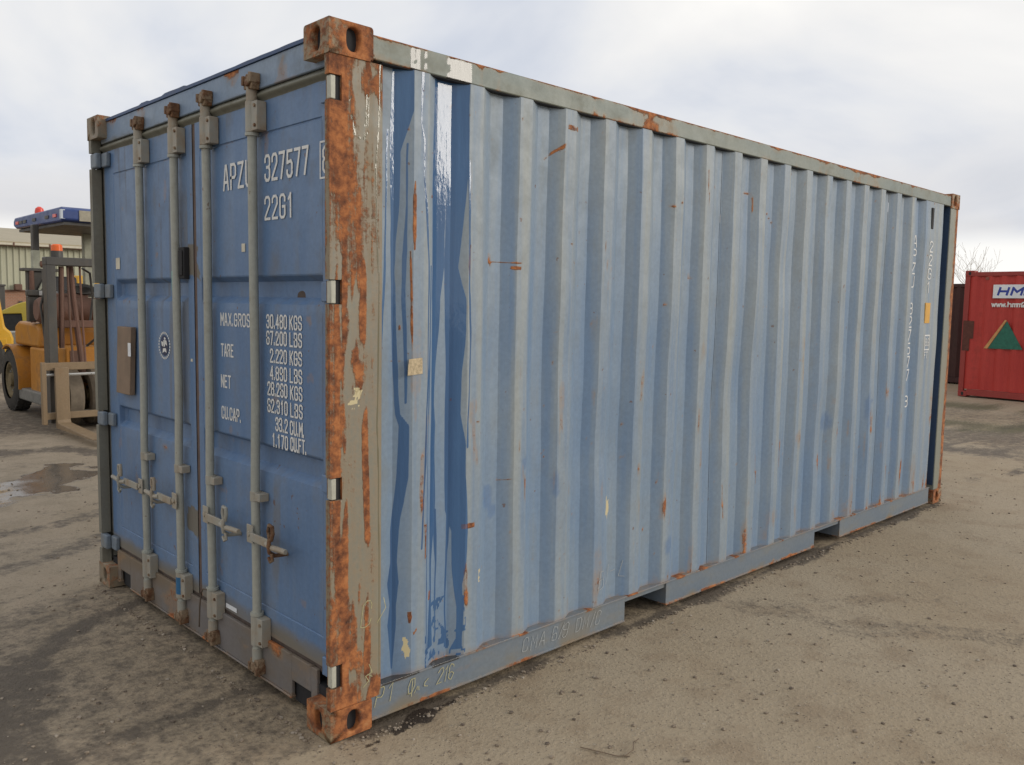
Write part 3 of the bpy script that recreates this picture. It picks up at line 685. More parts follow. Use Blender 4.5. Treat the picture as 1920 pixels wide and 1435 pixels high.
# rails
POCK = [(1.727, 2.081), (3.767, 4.143)]
for yy, mir in ((0, False), (1, True)):
    def ym(a, b_): return (BOX_W - b_, BOX_W - a) if mir else (a, b_)
    o = gridded('top_side_rail', [(.179, 5.879, *ym(.002, .064), 2.487, 2.572)], M['toprail'], C, .016 if not mir else .5)
    x, y, z = coords(o)
    r = .62 * sst(z, 2.545, 2.572) * sst(fbm(x * 4, z * 20, 91), .15, .45) + .30 * sst(fbm(x * 5.5, z * 0 + 2, 92), .55, .68) * sst(fbm(x * 30, z * 8, 94), .4, .6) + .36 * sst(fbm(x * 2.3, z * 6, 93), .6, .75) + .35 * sst(z, 2.505, 2.489) * fbm(x * 6, z * 3, 95)
    r = r + .35 * sst(x, 1.0, .3) * sst(fbm(x * 9, z * 20, 97), .45, .65)
    setattr_(o, 'rust', r); setattr_(o, 'dirt', .3 * sst(fbm(x * 3, z * 9, 99), .5, .7))
    wv = np.zeros(len(x))
    for a_, c_ in ((.345, .395), (.405, .432), (.53, .655)):
        wv = np.maximum(wv, (x > a_) & (x < c_) & (z < 2.565) & (fbm(x * 60, z * 60, 101, 2) > .3))
    setattr_(o, 'wet', wv * (0 if mir else 1))
    MB().box(.224, 5.879, *ym(.0085, .060), 2.4835, 2.4866).build('rail_shade_strip', M['dark'], C)  # near-black strip standing in for the shade under the rail overhang
    segs = [(.179, POCK[0][0]), (POCK[0][1], POCK[1][0]), (POCK[1][1], 5.79)]
    boxes = [(a, b_, *ym(.004, .012), .032, .150) for a, b_ in segs] + [(a, b_, *ym(.012, .06), .026, .032) for a, b_ in segs]
    boxes += [(.222, 5.79, *ym(-.001, .050), .148, .156)] + [(a, b_, *ym(.0005, .012), .024, .0335) for a, b_ in segs]
    o = gridded('bottom_side_rail', boxes, M['rail'], C, .013 if not mir else .5, bevel=.0015)
    x, y, z = coords(o)
    r = .55 * sst(z, .052, .03) * (.4 + .8 * fbm(x * 5, z * 0, 103)) + .48 * sst(z, .136, .152) * (.3 + .9 * fbm(x * 4, z * 0 + 4, 105)) + .35 * sst(fbm(x * 9, z * 20, 107), .62, .78)
    setattr_(o, 'rust', r); setattr_(o, 'dirt', .5 * sst(z, .09, .03) * fbm(x * 6, z * 9, 109) + .5 * sst(fbm(x * 3, z * 4, 111), .55, .75))
    setattr_(o, 'wet', ((x > .225) & (x < .62) & (z > .141) & (fbm(x * 9, z * 0, 113, 3) > .40)) * (0 if mir else 1.0))
for a, b_ in POCK:
    mb = MB(); mb.box(a - .006, a - .0005, .006, 2.432, .03, .146); mb.box(b_ + .0005, b_ + .006, .006, 2.432, .03, .146); mb.box(a, b_, .014, 2.424, .122, .1475)
    mb.build('forklift_pocket', M['rail'], C)


def hole_face(mb, O, U, V, N, w_, h_, cx, cy, a, b_, depth, cap):
    O, U, V, N = map(Vector, (O, U, V, N))
    cs = [(0, 0), (w_, 0), (w_, h_), (0, h_)]
    ang = sorted(math.atan2(q[1] - cy, q[0] - cx) for q in cs); A = []
    for i in range(4):
        a0, a1 = ang[i], ang[(i + 1) % 4] + (2 * math.pi if i == 3 else 0); A += [a0 + (a1 - a0) * k_ / 7 for k_ in range(7)]
    n = len(A); out = []; inn = []
    for th in A:
        c_, s_ = math.cos(th), math.sin(th)
        k1 = min([x for x in ((w_ - cx) / c_ if c_ > 1e-9 else 1e9, -cx / c_ if c_ < -1e-9 else 1e9, (h_ - cy) / s_ if s_ > 1e-9 else 1e9, -cy / s_ if s_ < -1e-9 else 1e9)])
        out.append(O + U * (cx + c_ * k1) + V * (cy + s_ * k1))
        r = 1.0 / (abs(c_ / a) ** 2.7 + abs(s_ / b_) ** 2.7) ** (1 / 2.7); inn.append(O + U * (cx + c_ * r) + V * (cy + s_ * r))
    dp = [q - N * depth for q in inn]
    mb.add(out + inn, [(i, (i + 1) % n, n + (i + 1) % n, n + i) for i in range(n)])
    mb.add(inn + dp, [(i, (i + 1) % n, n + (i + 1) % n, n + i) for i in range(n)])
    cap.append(MB().add(dp, [tuple(range(n))]))


CW, CD, CH = .178, .162, .118       # casting size along x, y, z
def casting(sx, sy, top):
    x0, x1 = (-.004, CW) if sx == 0 else (BOX_L - CW, BOX_L + .004)
    y0, y1 = (-.005, CD) if sy == 0 else (BOX_W - CD, BOX_W + .005)
    z0, z1 = (BOX_H - CH, BOX_H) if top else (0, CH)
    mb = MB(); cap = []
    fx = x0 if sx == 0 else x1; fy = y0 if sy == 0 else y1; w_, d_ = x1 - x0, y1 - y0
    hcx = .100 if sx == 0 else w_ - .100; hcy = .089 if sy == 0 else d_ - .089; hz = CH / 2 + (.003 if top else -.002)
    hole_face(mb, (x0, fy, z0), (1, 0, 0), (0, 0, 1), (0, -1 if sy == 0 else 1, 0), w_, CH, hcx, hz, .0265, .041, .026, cap)
    hole_face(mb, (fx, y0, z0), (0, 1, 0), (0, 0, 1), (-1 if sx == 0 else 1, 0, 0), d_, CH, hcy, hz, .0265, .041, .026, cap)
    ix = x1 if sx == 0 else x0; iy = y1 if sy == 0 else y0
    mb.quad((ix, y0, z0), (ix, y1, z0), (ix, y1, z1), (ix, y0, z1)); mb.quad((x0, iy, z0), (x1, iy, z0), (x1, iy, z1), (x0, iy, z1))
    mb.quad((x0, y0, z0), (x1, y0, z0), (x1, y1, z0), (x0, y1, z0)); mb.quad((x0, y0, z1), (x1, y0, z1), (x1, y1, z1), (x0, y1, z1))
    o = mb.build('corner_casting', M['cast'] if (sx or not sy) else M['darkpost'], C, bevel=.011 if top else .007, merge=True, seg=3, ang=50)
    for q in cap: q.build('casting_hole', M['dark'], o)
    x, y, z = coords(o)
    rb = {(0, 0, 1): .62, (0, 0, 0): .64, (1, 0, 1): .52, (1, 0, 0): .55}.get((sx, sy, int(top)), .46)
    setattr_(o, 'rust', np.where(x < .0 if (sx, sy) == (0, 0) else x < -9, rb - .12, rb) + (fbm(x * 30 + y * 21, z * 24, 149, 3) - .5) * .16)
    return o
for sx in (0, 1):
    for sy in (0, 1):
        for top in (False, True): casting(sx, sy, top)

# near corner post with its four hinge cut-outs
HZ = [(.202, .290), (.907, .990), (1.613, 1.700), (2.318, 2.404)]
def corner_post(name, my, mat, dense):
    def ym(a, b_): return (BOX_W - b_, BOX_W - a) if my else (a, b_)
    h = .009 if dense else .12
    mb = MB()
    def face(xa, xb, za, zb, y):
        xs = np.linspace(xa, xb, max(1, int((xb - xa) / (h if not dense else .0042))) + 1); zs = np.linspace(za, zb, max(1, int((zb - za) / h)) + 1)
        vs, fs = sheet_mesh(xs, zs, lambda A, B_: A * 0 + y); mb.add(vs.tolist(), fs.tolist())
    yo = ym(0, 0)[0] if not my else BOX_W
    face(.050, .2215, CH, BOX_H - CH, yo)
    edges = [CH] + [q for ab in HZ for q in ab] + [BOX_H - CH]
    for i in range(0, len(edges), 2): face(.0, .050, edges[i], edges[i + 1], yo)
    yi = BOX_W - .040 if my else .030; sgn = -1 if my else 1
    for i in range(0, len(edges), 2):
        za, zb = edges[i], edges[i + 1]
        mb.quad((0, yo, za), (0, yi, za), (0, yi, zb), (0, yo, zb)); mb.quad((0, yi, za), (.05, yi, za), (.05, yi, zb), (0, yi, zb))
        for zc in (za, zb): mb.quad((0, yo, zc), (.05, yo, zc), (.05, yi, zc), (0, yi, zc))
    mb.quad((.05, yo, CH), (.05, yi, CH), (.05, yi, BOX_H - CH), (.05, yo, BOX_H - CH))
    y2 = yo + sgn * .07
    mb.quad((.2215, yo, CH), (.2215, y2, CH), (.2215, y2, BOX_H - CH), (.2215, yo, BOX_H - CH)); mb.quad((.05, y2, CH), (.2215, y2, CH), (.2215, y2, BOX_H - CH), (.05, y2, BOX_H - CH))
    return mb.build(name, mat, C, bevel=.0, merge=True)
o = corner_post('corner_post', False, M['frame'], True)
x, y, z = coords(o)
n_ = fbm(x * 9, z * 1.6, 121); n2_ = fbm(x * 22, z * 5, 123)
edge = np.exp(-((x - .045) / .040) ** 2)
r = .50 * edge * sst(n_ + .5 * n2_, .45, .85)
r = np.maximum(r, .55 * np.exp(-((x - .030) / .020) ** 2) * sst(vnoise(z * 2.1, x * 0, 5) + .6 * n2_, .45, .9))
r = np.maximum(r, .50 * np.exp(-((x - .062) / .022) ** 2) * sst(vnoise(z * 1.7, x * 0 + 1, 15) + .6 * n2_, .40, .8))
r = np.maximum(r, .62 * np.exp(-((x - (.150 + .012 * np.sin(z * 3))) / .020) ** 2) * sst(vnoise(z * 3.1, x * 0 + 3, 9) + .5 * n2_, .65, 1.0))
r = np.maximum(r, .50 * sst(z, 2.05, 2.45) * sst(n2_ + .4 * n_, .45, .9))
r = np.maximum(r, .55 * sst(z, .32, .13) * sst(n2_ + .3, .55, .95))
r = np.where(np.abs(y) > .004, np.where(x < .002, .34, .22), r)
r = np.maximum(r * 1.45, np.clip(.40 + .22 * sst(fbm(x * 7, z * 2.2, 127), .36, .60) * sst(z, 1.6, 2.2), 0, 1) * (np.abs(y) < .004))
r = np.maximum(r, .56 * sst(fbm(x * 16, z * 2.6, 128), .46, .62) * (.55 + .45 * sst(x, .2, .12)) * (np.abs(y) < .004))
setattr_(o, 'rust', r); setattr_(o, 'dirt', .45 * sst(fbm(x * 12, z * .8, 131), .45, .7) + (x < .002) * .5)
S1 = [(0.213, 2.56, 0.220), (0.207, 2.456, 0.214), (0.205, 2.325, 0.212), (0.198, 2.211, 0.205), (0.189, 2.116, 0.196), (0.194, 1.945, 0.199), (0.2, 1.753, 0.207), (0.207, 1.715, 0.213), (0.203, 1.48, 0.210), (0.199, 1.162, 0.205), (0.207, 0.96, 0.213), (0.213, 0.19, 0.217)]
wv = streak_mask(x, z, S1, .002, .003, 77)
for rows in ([(.078, 2.335, .092), (.084, 2.28, .096), (.102, 2.215, .112), (.112, 2.200, .150)], [(.150, 2.36, .166), (.148, 2.28, .166), (.140, 2.20, .158)]):
    wv = np.maximum(wv, streak_mask(x, z, rows, .003, .006, 79) * (fbm(x * 90, z * 60, 83, 2) > .42))
setattr_(o, 'wet', wv)
pl = np.zeros(len(x))
pl = np.maximum(pl, .8 * (np.hypot((x - .118) / .028, (z - 1.295) / .022) + (fbm(x * 90, z * 90, 85, 3) - .5) * 1.5 < .75))
pl = np.maximum(pl, .75 * (np.hypot((x - .10) / .03, (z - 1.255) / .03) + (fbm(x * 90, z * 90, 87, 3) - .5) * 2.2 < .55))
setattr_(o, 'pale', pl)
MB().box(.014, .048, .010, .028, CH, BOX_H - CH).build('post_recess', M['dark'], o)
o = corner_post('corner_post', True, M['darkpost'], False)
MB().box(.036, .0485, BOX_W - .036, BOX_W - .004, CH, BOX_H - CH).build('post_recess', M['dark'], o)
for my in (0, 1):
    ya, yb = (.0, .07) if not my else (BOX_W - .07, BOX_W)
    o = gridded('corner_post', [(5.885, BOX_L, ya, yb, CH, BOX_H - CH)], M['frame'], C, .03, .004)
    x, y, z = coords(o)
    setattr_(o, 'rust', .80 * sst(x, 5.95, 6.03) * (.5 + .6 * fbm(x * 6, z * 3, 141)) + .3 * sst(fbm(x * 12, z * 3, 143), .5, .7)); setattr_(o, 'dirt', .3 * fbm(x * 8, z * 2, 145))

MB().box(5.8795, 5.8848, .007, .060, .16, 2.485).build('end_flange', paint('shade-darkened unfaded navy', (0.030, 0.058, 0.115), (0.045, 0.075, 0.14), 0.5, grime=.3, dirtc=(0.05, 0.05, 0.045)), C)  # unfaded navy, mixed darker to carry the shade of the end gap

# ------------------------------------------------------------------ door end
DX = .055
yA, yB = .165, BOX_W - .165
# header: upper plate, rolled gutter below it
o = gridded('door_header', [(.042, .056, yA - .1, yB + .1, 2.452, 2.560)], M['header'], C, .03, .004)
x, y, z = coords(o); setattr_(o, 'rust', .35 * sst(z, 2.545, 2.56) * fbm(y * 6, z, 151) + .4 * (fbm(y * 5, z * 9, 153) > .68)); setattr_(o, 'dirt', .6 * sst(y, 1.7, 2.3) * fbm(y * 7, z * 9, 155) + .7 * np.exp(-((z - 2.452) / .02) ** 2) * fbm(y * 9, z, 157))
g = MB(); n = 9
prof = [(.020, 2.452)] + [(.016 + .028 * (1 - math.cos(a_)) * .2 + .010 * math.sin(a_ * 0), 2.452 - .050 * i / n) for i, a_ in enumerate(np.linspace(0, 3.1, n))]
prof = [(.036 + .020 * abs(math.cos(math.pi * i / n)) ** 2, 2.452 - .046 * i / n) for i in range(n + 1)] + [(.075, 2.406), (.075, 2.452)]
g.prism(prof, 1, .06, BOX_W - .06)
o = g.build('header_gutter', paint('grimy gutter paint', (0.15, 0.15, 0.12), (0.21, 0.205, 0.16), 0.6, (4, 3, 6), grime=0.8, dirtc=(0.085, 0.075, 0.05), rust_bias=.12, rust_hue=1), C, smooth=True, ang=60)
ml = MB()
yy = np.linspace(yA, yB, 60)
lip = [(v, 2.560 + .004 * fbm(np.array([v * 9.0]), np.array([2.0]), 161)[0] + (.006 if 1.25 < v < 1.5 or 1.7 < v < 1.8 else 0)) for v in yy]
ml.prism([(yA, 2.5605)] + lip[0:0] + [(v, zz + .010) for v, zz in lip] [:0] + [(yB, 2.5605)] + [(v, zz + .012) for v, zz in lip[::-1]], 0, .036, .09)
ml.build('roof_lip', plain('dark blue lip', (0.035, 0.07, 0.16), .5), C, smooth=False)
# sill with the two cut-outs for the lifting gear
NOT = [(.205, .352), (BOX_W - .352, BOX_W - .205)]
bx = [(.040, .056, a, b_, .045, .215) for a, b_ in ((CD, NOT[0][0]), (NOT[0][1], NOT[1][0]), (NOT[1][1], BOX_W - CD))]
bx += [(.040, .056, a, b_, .112, .215) for a, b_ in NOT] + [(.034, .060, CD, NOT[0][0], .036, .045), (.034, .060, NOT[0][1], NOT[1][0], .036, .045), (.034, .060, NOT[1][1], BOX_W - CD, .036, .045)]
o = gridded('door_sill', bx, M['sill'], C, .022, .003)
x, y, z = coords(o)
setattr_(o, 'rust', .45 * sst(fbm(y * 4, z * 9, 171), .55, .7) + .35 * sst(z, .06, .04) + .25 * sst(y, .6, .2)); setattr_(o, 'dirt', .9 * sst(z, .13, .21) * fbm(y * 3, z * 6, 173) + .6 * sst(y, 1.2, 1.9))
for a, b_ in NOT: MB().box(.062, .16, a - .01, b_ + .01, .02, .2).build('sill_recess', M['dark'], C)
MB().box(.0575, .095, .052, BOX_W - .052, .205, .228).build('sill_gasket', M['gasket'], C); MB().box(.106, .112, .05, BOX_W - .05, .22, 2.41).build('door_backing', M['gasket'], C)


def door_leaf(ya, yb, ia, ib):
    """ya..yb the leaf, ia..ib the pressed field between its stiles"""
    zs = [.230, .348, .352, .356, .862, .882, 0.920, 0.926, .945, 1.010, 1.028, 1.034, 1.040]
    prof = [(.230, 0), (.346, 0), (.349, .004), (.353, .004), (.356, .001), (.885, .001), (.920, .004), (.948, .040), (1.014, .040), (1.034, .0035), (1.040, .001),
            (1.575, .001), (1.608, .004), (1.636, .040), (1.699, .040), (1.719, .0035), (1.725, .001), (2.276, .001), (2.279, .005), (2.284, .005), (2.287, 0), (2.412, 0)]
    pz = np.array([q[0] for q in prof]); pd = np.array([q[1] for q in prof])
    zz = fill(list(pz), lambda a: .012)
    yy_ = fill(sorted([ya, ia - .004, ia, ia + .004, ia + .022, ib - .022, ib - .004, ib, ib + .004, yb]), lambda a: .0115)
    yv, zv = np.meshgrid(np.array(yy_), np.array(zz), indexing='ij'); yv, zv = yv.ravel(), zv.ravel()
    d = np.interp(zv, pz, pd)
    field = np.clip(np.minimum((yv - ia), (ib - yv)) / .006, 0, 1)
    edge = np.clip(1 - np.minimum(abs(yv - ia), abs(yv - ib)) / .004, 0, 1) * .0025 * ((zv > .36) & (zv < 2.27))
    xv = DX + d * field + edge + (fbm(yv * 2.1, zv * 1.7, 181) - .5) * .006 * field
    nz = len(zz); i2 = (np.arange(len(yy_) - 1)[:, None] * nz + np.arange(nz - 1)[None, :]).ravel()
    o = sheet_obj('door', np.stack([xv, yv, zv], 1), np.stack([i2, i2 + 1, i2 + nz + 1, i2 + nz], 1), M['door'], C, 22)
    # leaf thickness all round
    MB().box(DX + .041, DX + .05, ya, yb, .232, 2.410).build('door_back', M['gasket'], o)
    dirt = .85 * sst(zv, .33, .235) * (.4 + .9 * fbm(yv * 4, zv * 9, 184)) + .55 * sst(zv, .38, .28) * fbm(yv * 5, zv * 6, 183) + .35 * sst(zv, 2.30, 2.41) * fbm(yv * 9, zv * 2, 185)
    dirt = np.maximum(dirt, .55 * sst(fbm(yv * 16, zv * .8, 186), .52, .72) * (.35 + .65 * sst(fbm(yv * 2, zv * 1.5, 188), .4, .6)))
    dirt = np.maximum(dirt, .30 * sst(d, .01, .03) * sst(fbm(yv * 7, zv * 4, 187), .45, .7))
    # scuffs round the meeting stiles and the smear under the serial number
    dirt = np.maximum(dirt, 1.0 * (np.maximum(abs(yv - 1.29) / .075, abs(zv - .575) / .068) + (fbm(yv * 20, zv * 20, 189, 3) - .5) * .5 < .95))
    dirt = np.maximum(dirt, 1.0 * (np.maximum(abs(yv - 1.27) / .09, abs(zv - 1.80) / .085) + (fbm(yv * 20, zv * 20, 191, 3) - .5) * .7 < .85))
    dirt = np.maximum(dirt, .5 * np.exp(-((yv - .50) / .08) ** 2 - ((zv - 1.75) / .16) ** 2)); dirt = np.maximum(dirt, .55 * np.exp(-((yv - .54) / .035) ** 2) * sst(zv, 1.0, 1.1) * sst(1.75 - zv, 0, .1) * fbm(yv * 30, zv * 1.5, 193))
    rust = .42 * sst(fbm(yv * 9, zv * 9, 195), .72, .82) + .4 * np.exp(-((zv - 2.281) / .006) ** 2) * sst(fbm(yv * 8, zv * 0, 197), .45, .65) + .3 * np.exp(-((zv - .235) / .02) ** 2)
    rust = np.maximum(rust, .55 * np.exp(-((yv - 1.92) / .02) ** 2) * sst(zv, .32, .42) * sst(.66 - zv, 0, .08)); rust = np.maximum(rust, .4 * sst(zv, 2.38, 2.412) * fbm(yv * 8, zv, 199))
    rust = np.maximum(rust, .5 * np.exp(-((yv - 1.62) / .05) ** 2 - ((zv - .885) / .02) ** 2))
    setattr_(o, 'dirt', dirt); setattr_(o, 'rust', rust)
    return o
doorR = door_leaf(.066, 1.208, .137, 1.160)
doorL = door_leaf(1.240, 2.372, 1.305, 2.232)
MB().box(.058, .066, 1.2085, 1.2395, .235, 2.408).build('centre_gasket', plain('brown centre gasket', (0.11, 0.075, 0.06), .7, .3), C)
MB().box(.0585, .066, .031, .0655, .235, 2.408).build('edge_gasket', M['gasket'], C); MB().box(.0585, .066, 2.3725, BOX_W - .041, .235, 2.408).build('edge_gasket', M['gasket'], C)
for za, zb in HZ:                                   # hinges: knuckle block in the post's cut-out, strap on the leaf
    h = MB().box(.006, .027, .003, .029, za + .003, zb - .003).build('hinge', M['hinge'], doorR, bevel=.003)
    MB().tube([(.018, .038, za + .004), (.018, .038, zb - .004)], .007, 10).build('hinge_pin', M['cam'], h)
    MB().box(.040, DX - .0008, .053, .125, za + .008, zb - .008).build('hinge_strap', M['door'], h, bevel=.004)
    h = MB().box(.004, .034, 2.340, BOX_W - .004, za + .003, zb - .003).build('hinge', M['rail'], doorL, bevel=.008)
    MB().box(.030, DX - .0008, 2.265, 2.340, za + .006, zb - .006).build('hinge_strap', M['rail'], h, bevel=.006)

# lettering on the doors
def on_door(a, b_, l): return (DX - .0012 - l, a, b_)
def door_text(parent, items, name='lettering', mat=None):
    for text, yl, yr, zb, h in items:
        mb = MB()
        n = sum(.45 if c_ == '.' else 1.0 for c_ in text[:-1]); last = .62
        pitch = (yl - yr) / (n + last) if n else (yl - yr)
        th = h * (.125 if h > .07 else .15)
        write(mb, text, 0, 0, h, pitch, th, lambda a, b__, l, yl=yl, zb=zb: (DX - .0016 - l, yl - a, zb + b__), wid=pitch * .62 / (.5 * h))
        mb.build(name, mat or M['white'], parent, smooth=False, merge='norm')
door_text(doorR, [('APZU', .922, .678, 2.090, .098), ('327577', .558, .234, 2.096, .095)], 'serial_lettering')
door_text(doorR, [('22G1', .561, .345, 1.945, .085)], 'type_lettering')
mb = MB(); ribbon(mb, [(0, 0), (.082, 0), (.082, .128), (0, .128), (0, 0)], .007, lambda a, b_, l: (DX - .0016 - l, .148 - a, 2.068 + b_), 0)
write(mb, '8', .020, .020, .088, .05, .010, lambda a, b_, l: (DX - .0016 - l, .148 - a, 2.068 + b_), wid=.9)
mb.build('check_digit', M['white'], doorR, smooth=False, merge='norm')
H_ = .050
door_text(doorR, [('MAX.GROSS', .968, .664, 1.512, H_), ('30.480', .556, .398, 1.514, H_), ('KGS', .373, .285, 1.513, H_), ('67.200', .557, .400, 1.448, H_), ('LBS', .373, .285, 1.447, H_),
                  ('TARE', .967, .854, 1.378, H_), ('2.220', .528, .400, 1.377, H_), ('KGS', .373, .285, 1.376, H_), ('4.890', .529, .400, 1.308, H_), ('LBS', .373, .285, 1.307, H_),
                  ('NET', .971, .883, 1.241, H_), ('28.260', .552, .398, 1.243, H_), ('KGS', .371, .284, 1.241, H_), ('62.310', .553, .397, 1.174, H_), ('LBS', .370, .283, 1.172, H_),
                  ('CU.CAP.', .970, .775, 1.102, H_), ('33.2', .489, .397, 1.104, H_), ('CU.M.', .374, .257, 1.102, H_), ('1.170', .516, .396, 1.036, H_), ('CU.FT.', .371, .243, 1.038, H_)], 'weight_lettering')
# round eagle emblem on the left leaf: dashed ring, navy field, pale bird
em = MB(); ey, ez, ew, eh = 1.590, 1.392, .072, .068
def disc(mb, cy, cz, ry, rz, l, n=28): mb.add([(DX - l, cy + ry * math.cos(2 * math.pi * i / n), cz + rz * math.sin(2 * math.pi * i / n)) for i in range(n)], [tuple(range(n))])
disc(em, ey, ez, ew * .68, eh * .74, .002)
emb = em.build('emblem', M['navy'], doorL, smooth=False)
em = MB()
for i in range(26):
    a0, a1 = 2 * math.pi * i / 26, 2 * math.pi * (i + .62) / 26
    em.add([(DX - .002, ey + ew * r * math.cos(a_), ez + eh * r * math.sin(a_)) for a_, r in ((a0, .84), (a1, .84), (a1, 1.0), (a0, 1.0))], [(0, 1, 2, 3)])
for pts in ([(-.05, .55), (.10, .62), (.22, .48), (.05, .40)], [(.08, .42), (.30, .35), (.38, .0), (.12, .12)], [(-.10, .40), (.06, .38), (.10, .02), (-.02, -.15), (-.12, .1)],
            [(-.40, .30), (-.16, .25), (-.14, -.10), (-.34, -.02)], [(-.20, -.22), (.20, -.18), (.30, -.50), (.02, -.42), (-.26, -.55)]):
    em.add([(DX - .0026, ey - a_ * ew * 1.25, ez + b_ * eh) for a_, b_ in pts], [tuple(range(len(pts)))])
tag(em.build('emblem_print', M['white'], emb, smooth=False), kind='stuff')
# plates and labels
o = MB().prism([(2.135, 1.470), (1.942, 1.470), (1.978, 1.112), (2.172, 1.112)], 0, DX - .034, DX - .006).build('document_plate', M['brownply'], doorL, bevel=.003)
MB().box(DX - .0355, DX - .0345, 1.946, 1.985, 1.318, 1.388).build('paper_label', M['signwhite'], o)
MB().box(DX - .006, DX + .0, 1.99, 2.10, 1.2, 1.4).build('plate_spacer', M['dark'], o)
for nm, ya, yb, za, zb, mt, dr in (('sticker', 2.165, 2.222, 1.775, 1.835, 'paper', doorL), ('sticker', 1.395, 1.45, 1.255, 1.30, 'paper', doorL), ('sticker', 1.268, 1.285, 1.332, 1.345, 'paper', doorL), ('sticker', .735, .765, 1.822, 1.856, 'paper', doorR)):
    MB().box(DX - .0022, DX - .0006, ya, yb, za, zb).build(nm, M[mt], dr)
MB().box(DX - .0025, DX - .0008, .852, .955, .243, .262).build('sticker', M['signwhite'], doorR)
MB().box(.028, DX - .001, 1.285, 1.345, 1.715, 1.860).box(.022, .028, 1.295, 1.335, 1.73, 1.845).build('lock_box', M['dark'], doorL, bevel=.006)

# lock rods with guides, clamps, cams and folding handles
RX = .026
def lock_rod(yc, hd, hl, seed):
    bq = (.004, -.005, .005, -.003)[seed]
    r = MB().tube([(RX, yc, .150), (RX, yc, .5), (RX - .003, yc + bq * .5, .85), (RX + .002, yc + bq, 1.2), (RX, yc + bq * .7, 1.6), (RX, yc - bq * .3, 2.0), (RX, yc, 2.3), (RX, yc, 2.43)], .0185, 16).build('lock_rod', M['rod'], C)
    for za, zb in ((2.284, 2.404), (.184, .310)):
        g = MB(); g.tube([(RX, yc, za), (RX, yc, zb)], .0255, 14); g.box(.012, DX - .001, yc - .066, yc + .018, za + .004, zb - .004)
        g.build('rod_guide', M['hard'], r, bevel=.002)
        for dz_ in (.022, .098): MB().tube([(.0125, yc - .052, za + dz_), (.006, yc - .052, za + dz_)], .007, 8).build('bolt', M['cam'], r)
        g = MB(); zc = za - .007 if za > 1 else zb + .007; g.tube([(RX, yc, zc - .006), (RX, yc, zc + .006)], .0275, 14); g.build('rod_collar', M['rod'], r)
    g = MB(); g.tube([(RX, yc, .797), (RX, yc, .838)], .0235, 14); g.box(.012, DX - .001, yc - .058, yc + .014, .801, .834); g.build('rod_clamp', M['hard'], r, bevel=.002)
    for top in (0, 1):
        z0 = 2.425 if top else .148; s = 1 if top else -1
        MB().tube([(RX, yc, z0 - s * .02), (RX, yc, z0 + s * .035)], .022, 14).build('rod_end', M['hard'], r)
        c_ = MB()
        c_.prism([(yc - .034, z0 + s * .022), (yc + .028, z0 + s * .026), (yc + .034, z0 + s * .058), (yc + .008, z0 + s * .086), (yc - .022, z0 + s * .078), (yc - .042, z0 + s * .05)][::s], 0, .006, .041)
        c_.tube([(.006, yc - .012, z0 + s * .052), (-.004, yc - .012, z0 + s * .052)], .019, 10)
        c_.prism([(yc - .044, z0 + s * .046), (yc - .026, z0 + s * .046), (yc - .022, z0 + s * .088), (yc - .044, z0 + s * .084)][::s], 0, -.002, .041)
        c_.prism([(yc + .022, z0 + s * .040), (yc + .040, z0 + s * .044), (yc + .038, z0 + s * .080), (yc + .02, z0 + s * .078)][::s], 0, .0, .041)
        c_.build('lock_cam', M['cam'], r, bevel=.003)
    # handle: hub plates, flat bar towards the hinge side, end grip, catch with its hasp
    zh = .660; d = hd
    h = MB()
    h.box(-.004, .002, yc - .026, yc + .026, zh - .036, zh + .040); h.tube([(-.012, yc, zh + .004), (.002, yc, zh + .004)], .012, 10)
    L = hl
    def by(a, b_): return (min(yc + d * a, yc + d * b_), max(yc + d * a, yc + d * b_))
    ya, yb = by(.02, L * .55); h.box(-.014, -.004, ya, yb, zh - .020, zh + .014)
    pts = [(-.010, yc + d * L * .50, zh - .004), (-.016, yc + d * L * .62, zh - .010), (-.016, yc + d * L * .80, zh - .006), (-.012, yc + d * L, zh - .004)]
    h.tube(pts, [.013, .012, .0125, .011], 8)
    h.build('handle', M['hard'], r, bevel=.002)
    k_ = MB(); yk = yc + d * L * .66
    k_.tube([(DX, yk, zh - .048), (.0, yk, zh - .044), (-.024, yk, zh - .028), (-.028, yk, zh + .0), (-.022, yk, zh + .03)], .0085, 8)
    k_.tube([(-.016, yk, zh + .020), (-.018, yk + d * .016, zh + .05), (-.018, yk + d * .012, zh + .076), (-.018, yk - d * .010, zh + .080), (-.018, yk - d * .018, zh + .056), (-.016, yk - d * .01, zh + .02)], .0085, 8)
    k_.tube([(-.02, yk + d * .01, zh - .03), (-.02, yk + d * .016, zh - .058), (-.02, yk, zh - .066), (-.02, yk - d * .014, zh - .05)], .007, 8)
    k_.build('handle_catch', M['cam'] if seed == 3 else M['hard'], r)
    return r
rods = [lock_rod(y_, d_, l_, i) for i, (y_, d_, l_) in enumerate(((1.795, 1, .37), (1.372, 1, .33), (1.031, -1, .34), (.610, -1, .31)))]
MB().tube([(RX, 1.372, .205), (RX, 1.372, .288)], .0262, 14).build('tape', M['teal'], rods[1])
MB().tube([(RX, 1.372, 1.66), (RX, 1.372, 1.75)], .0190, 14).build('tape', plain('faded green tape', (0.22, 0.36, 0.32), .5), rods[1])
MB().tube([(.0, 1.03, .315), (-.006, 1.06, .312), (.004, 1.10, .285), (.006, 1.125, .22), (.002, 1.122, .16), (.006, 1.135, .11)], .0035, 6).build('wire', M['wire'], rods[2])

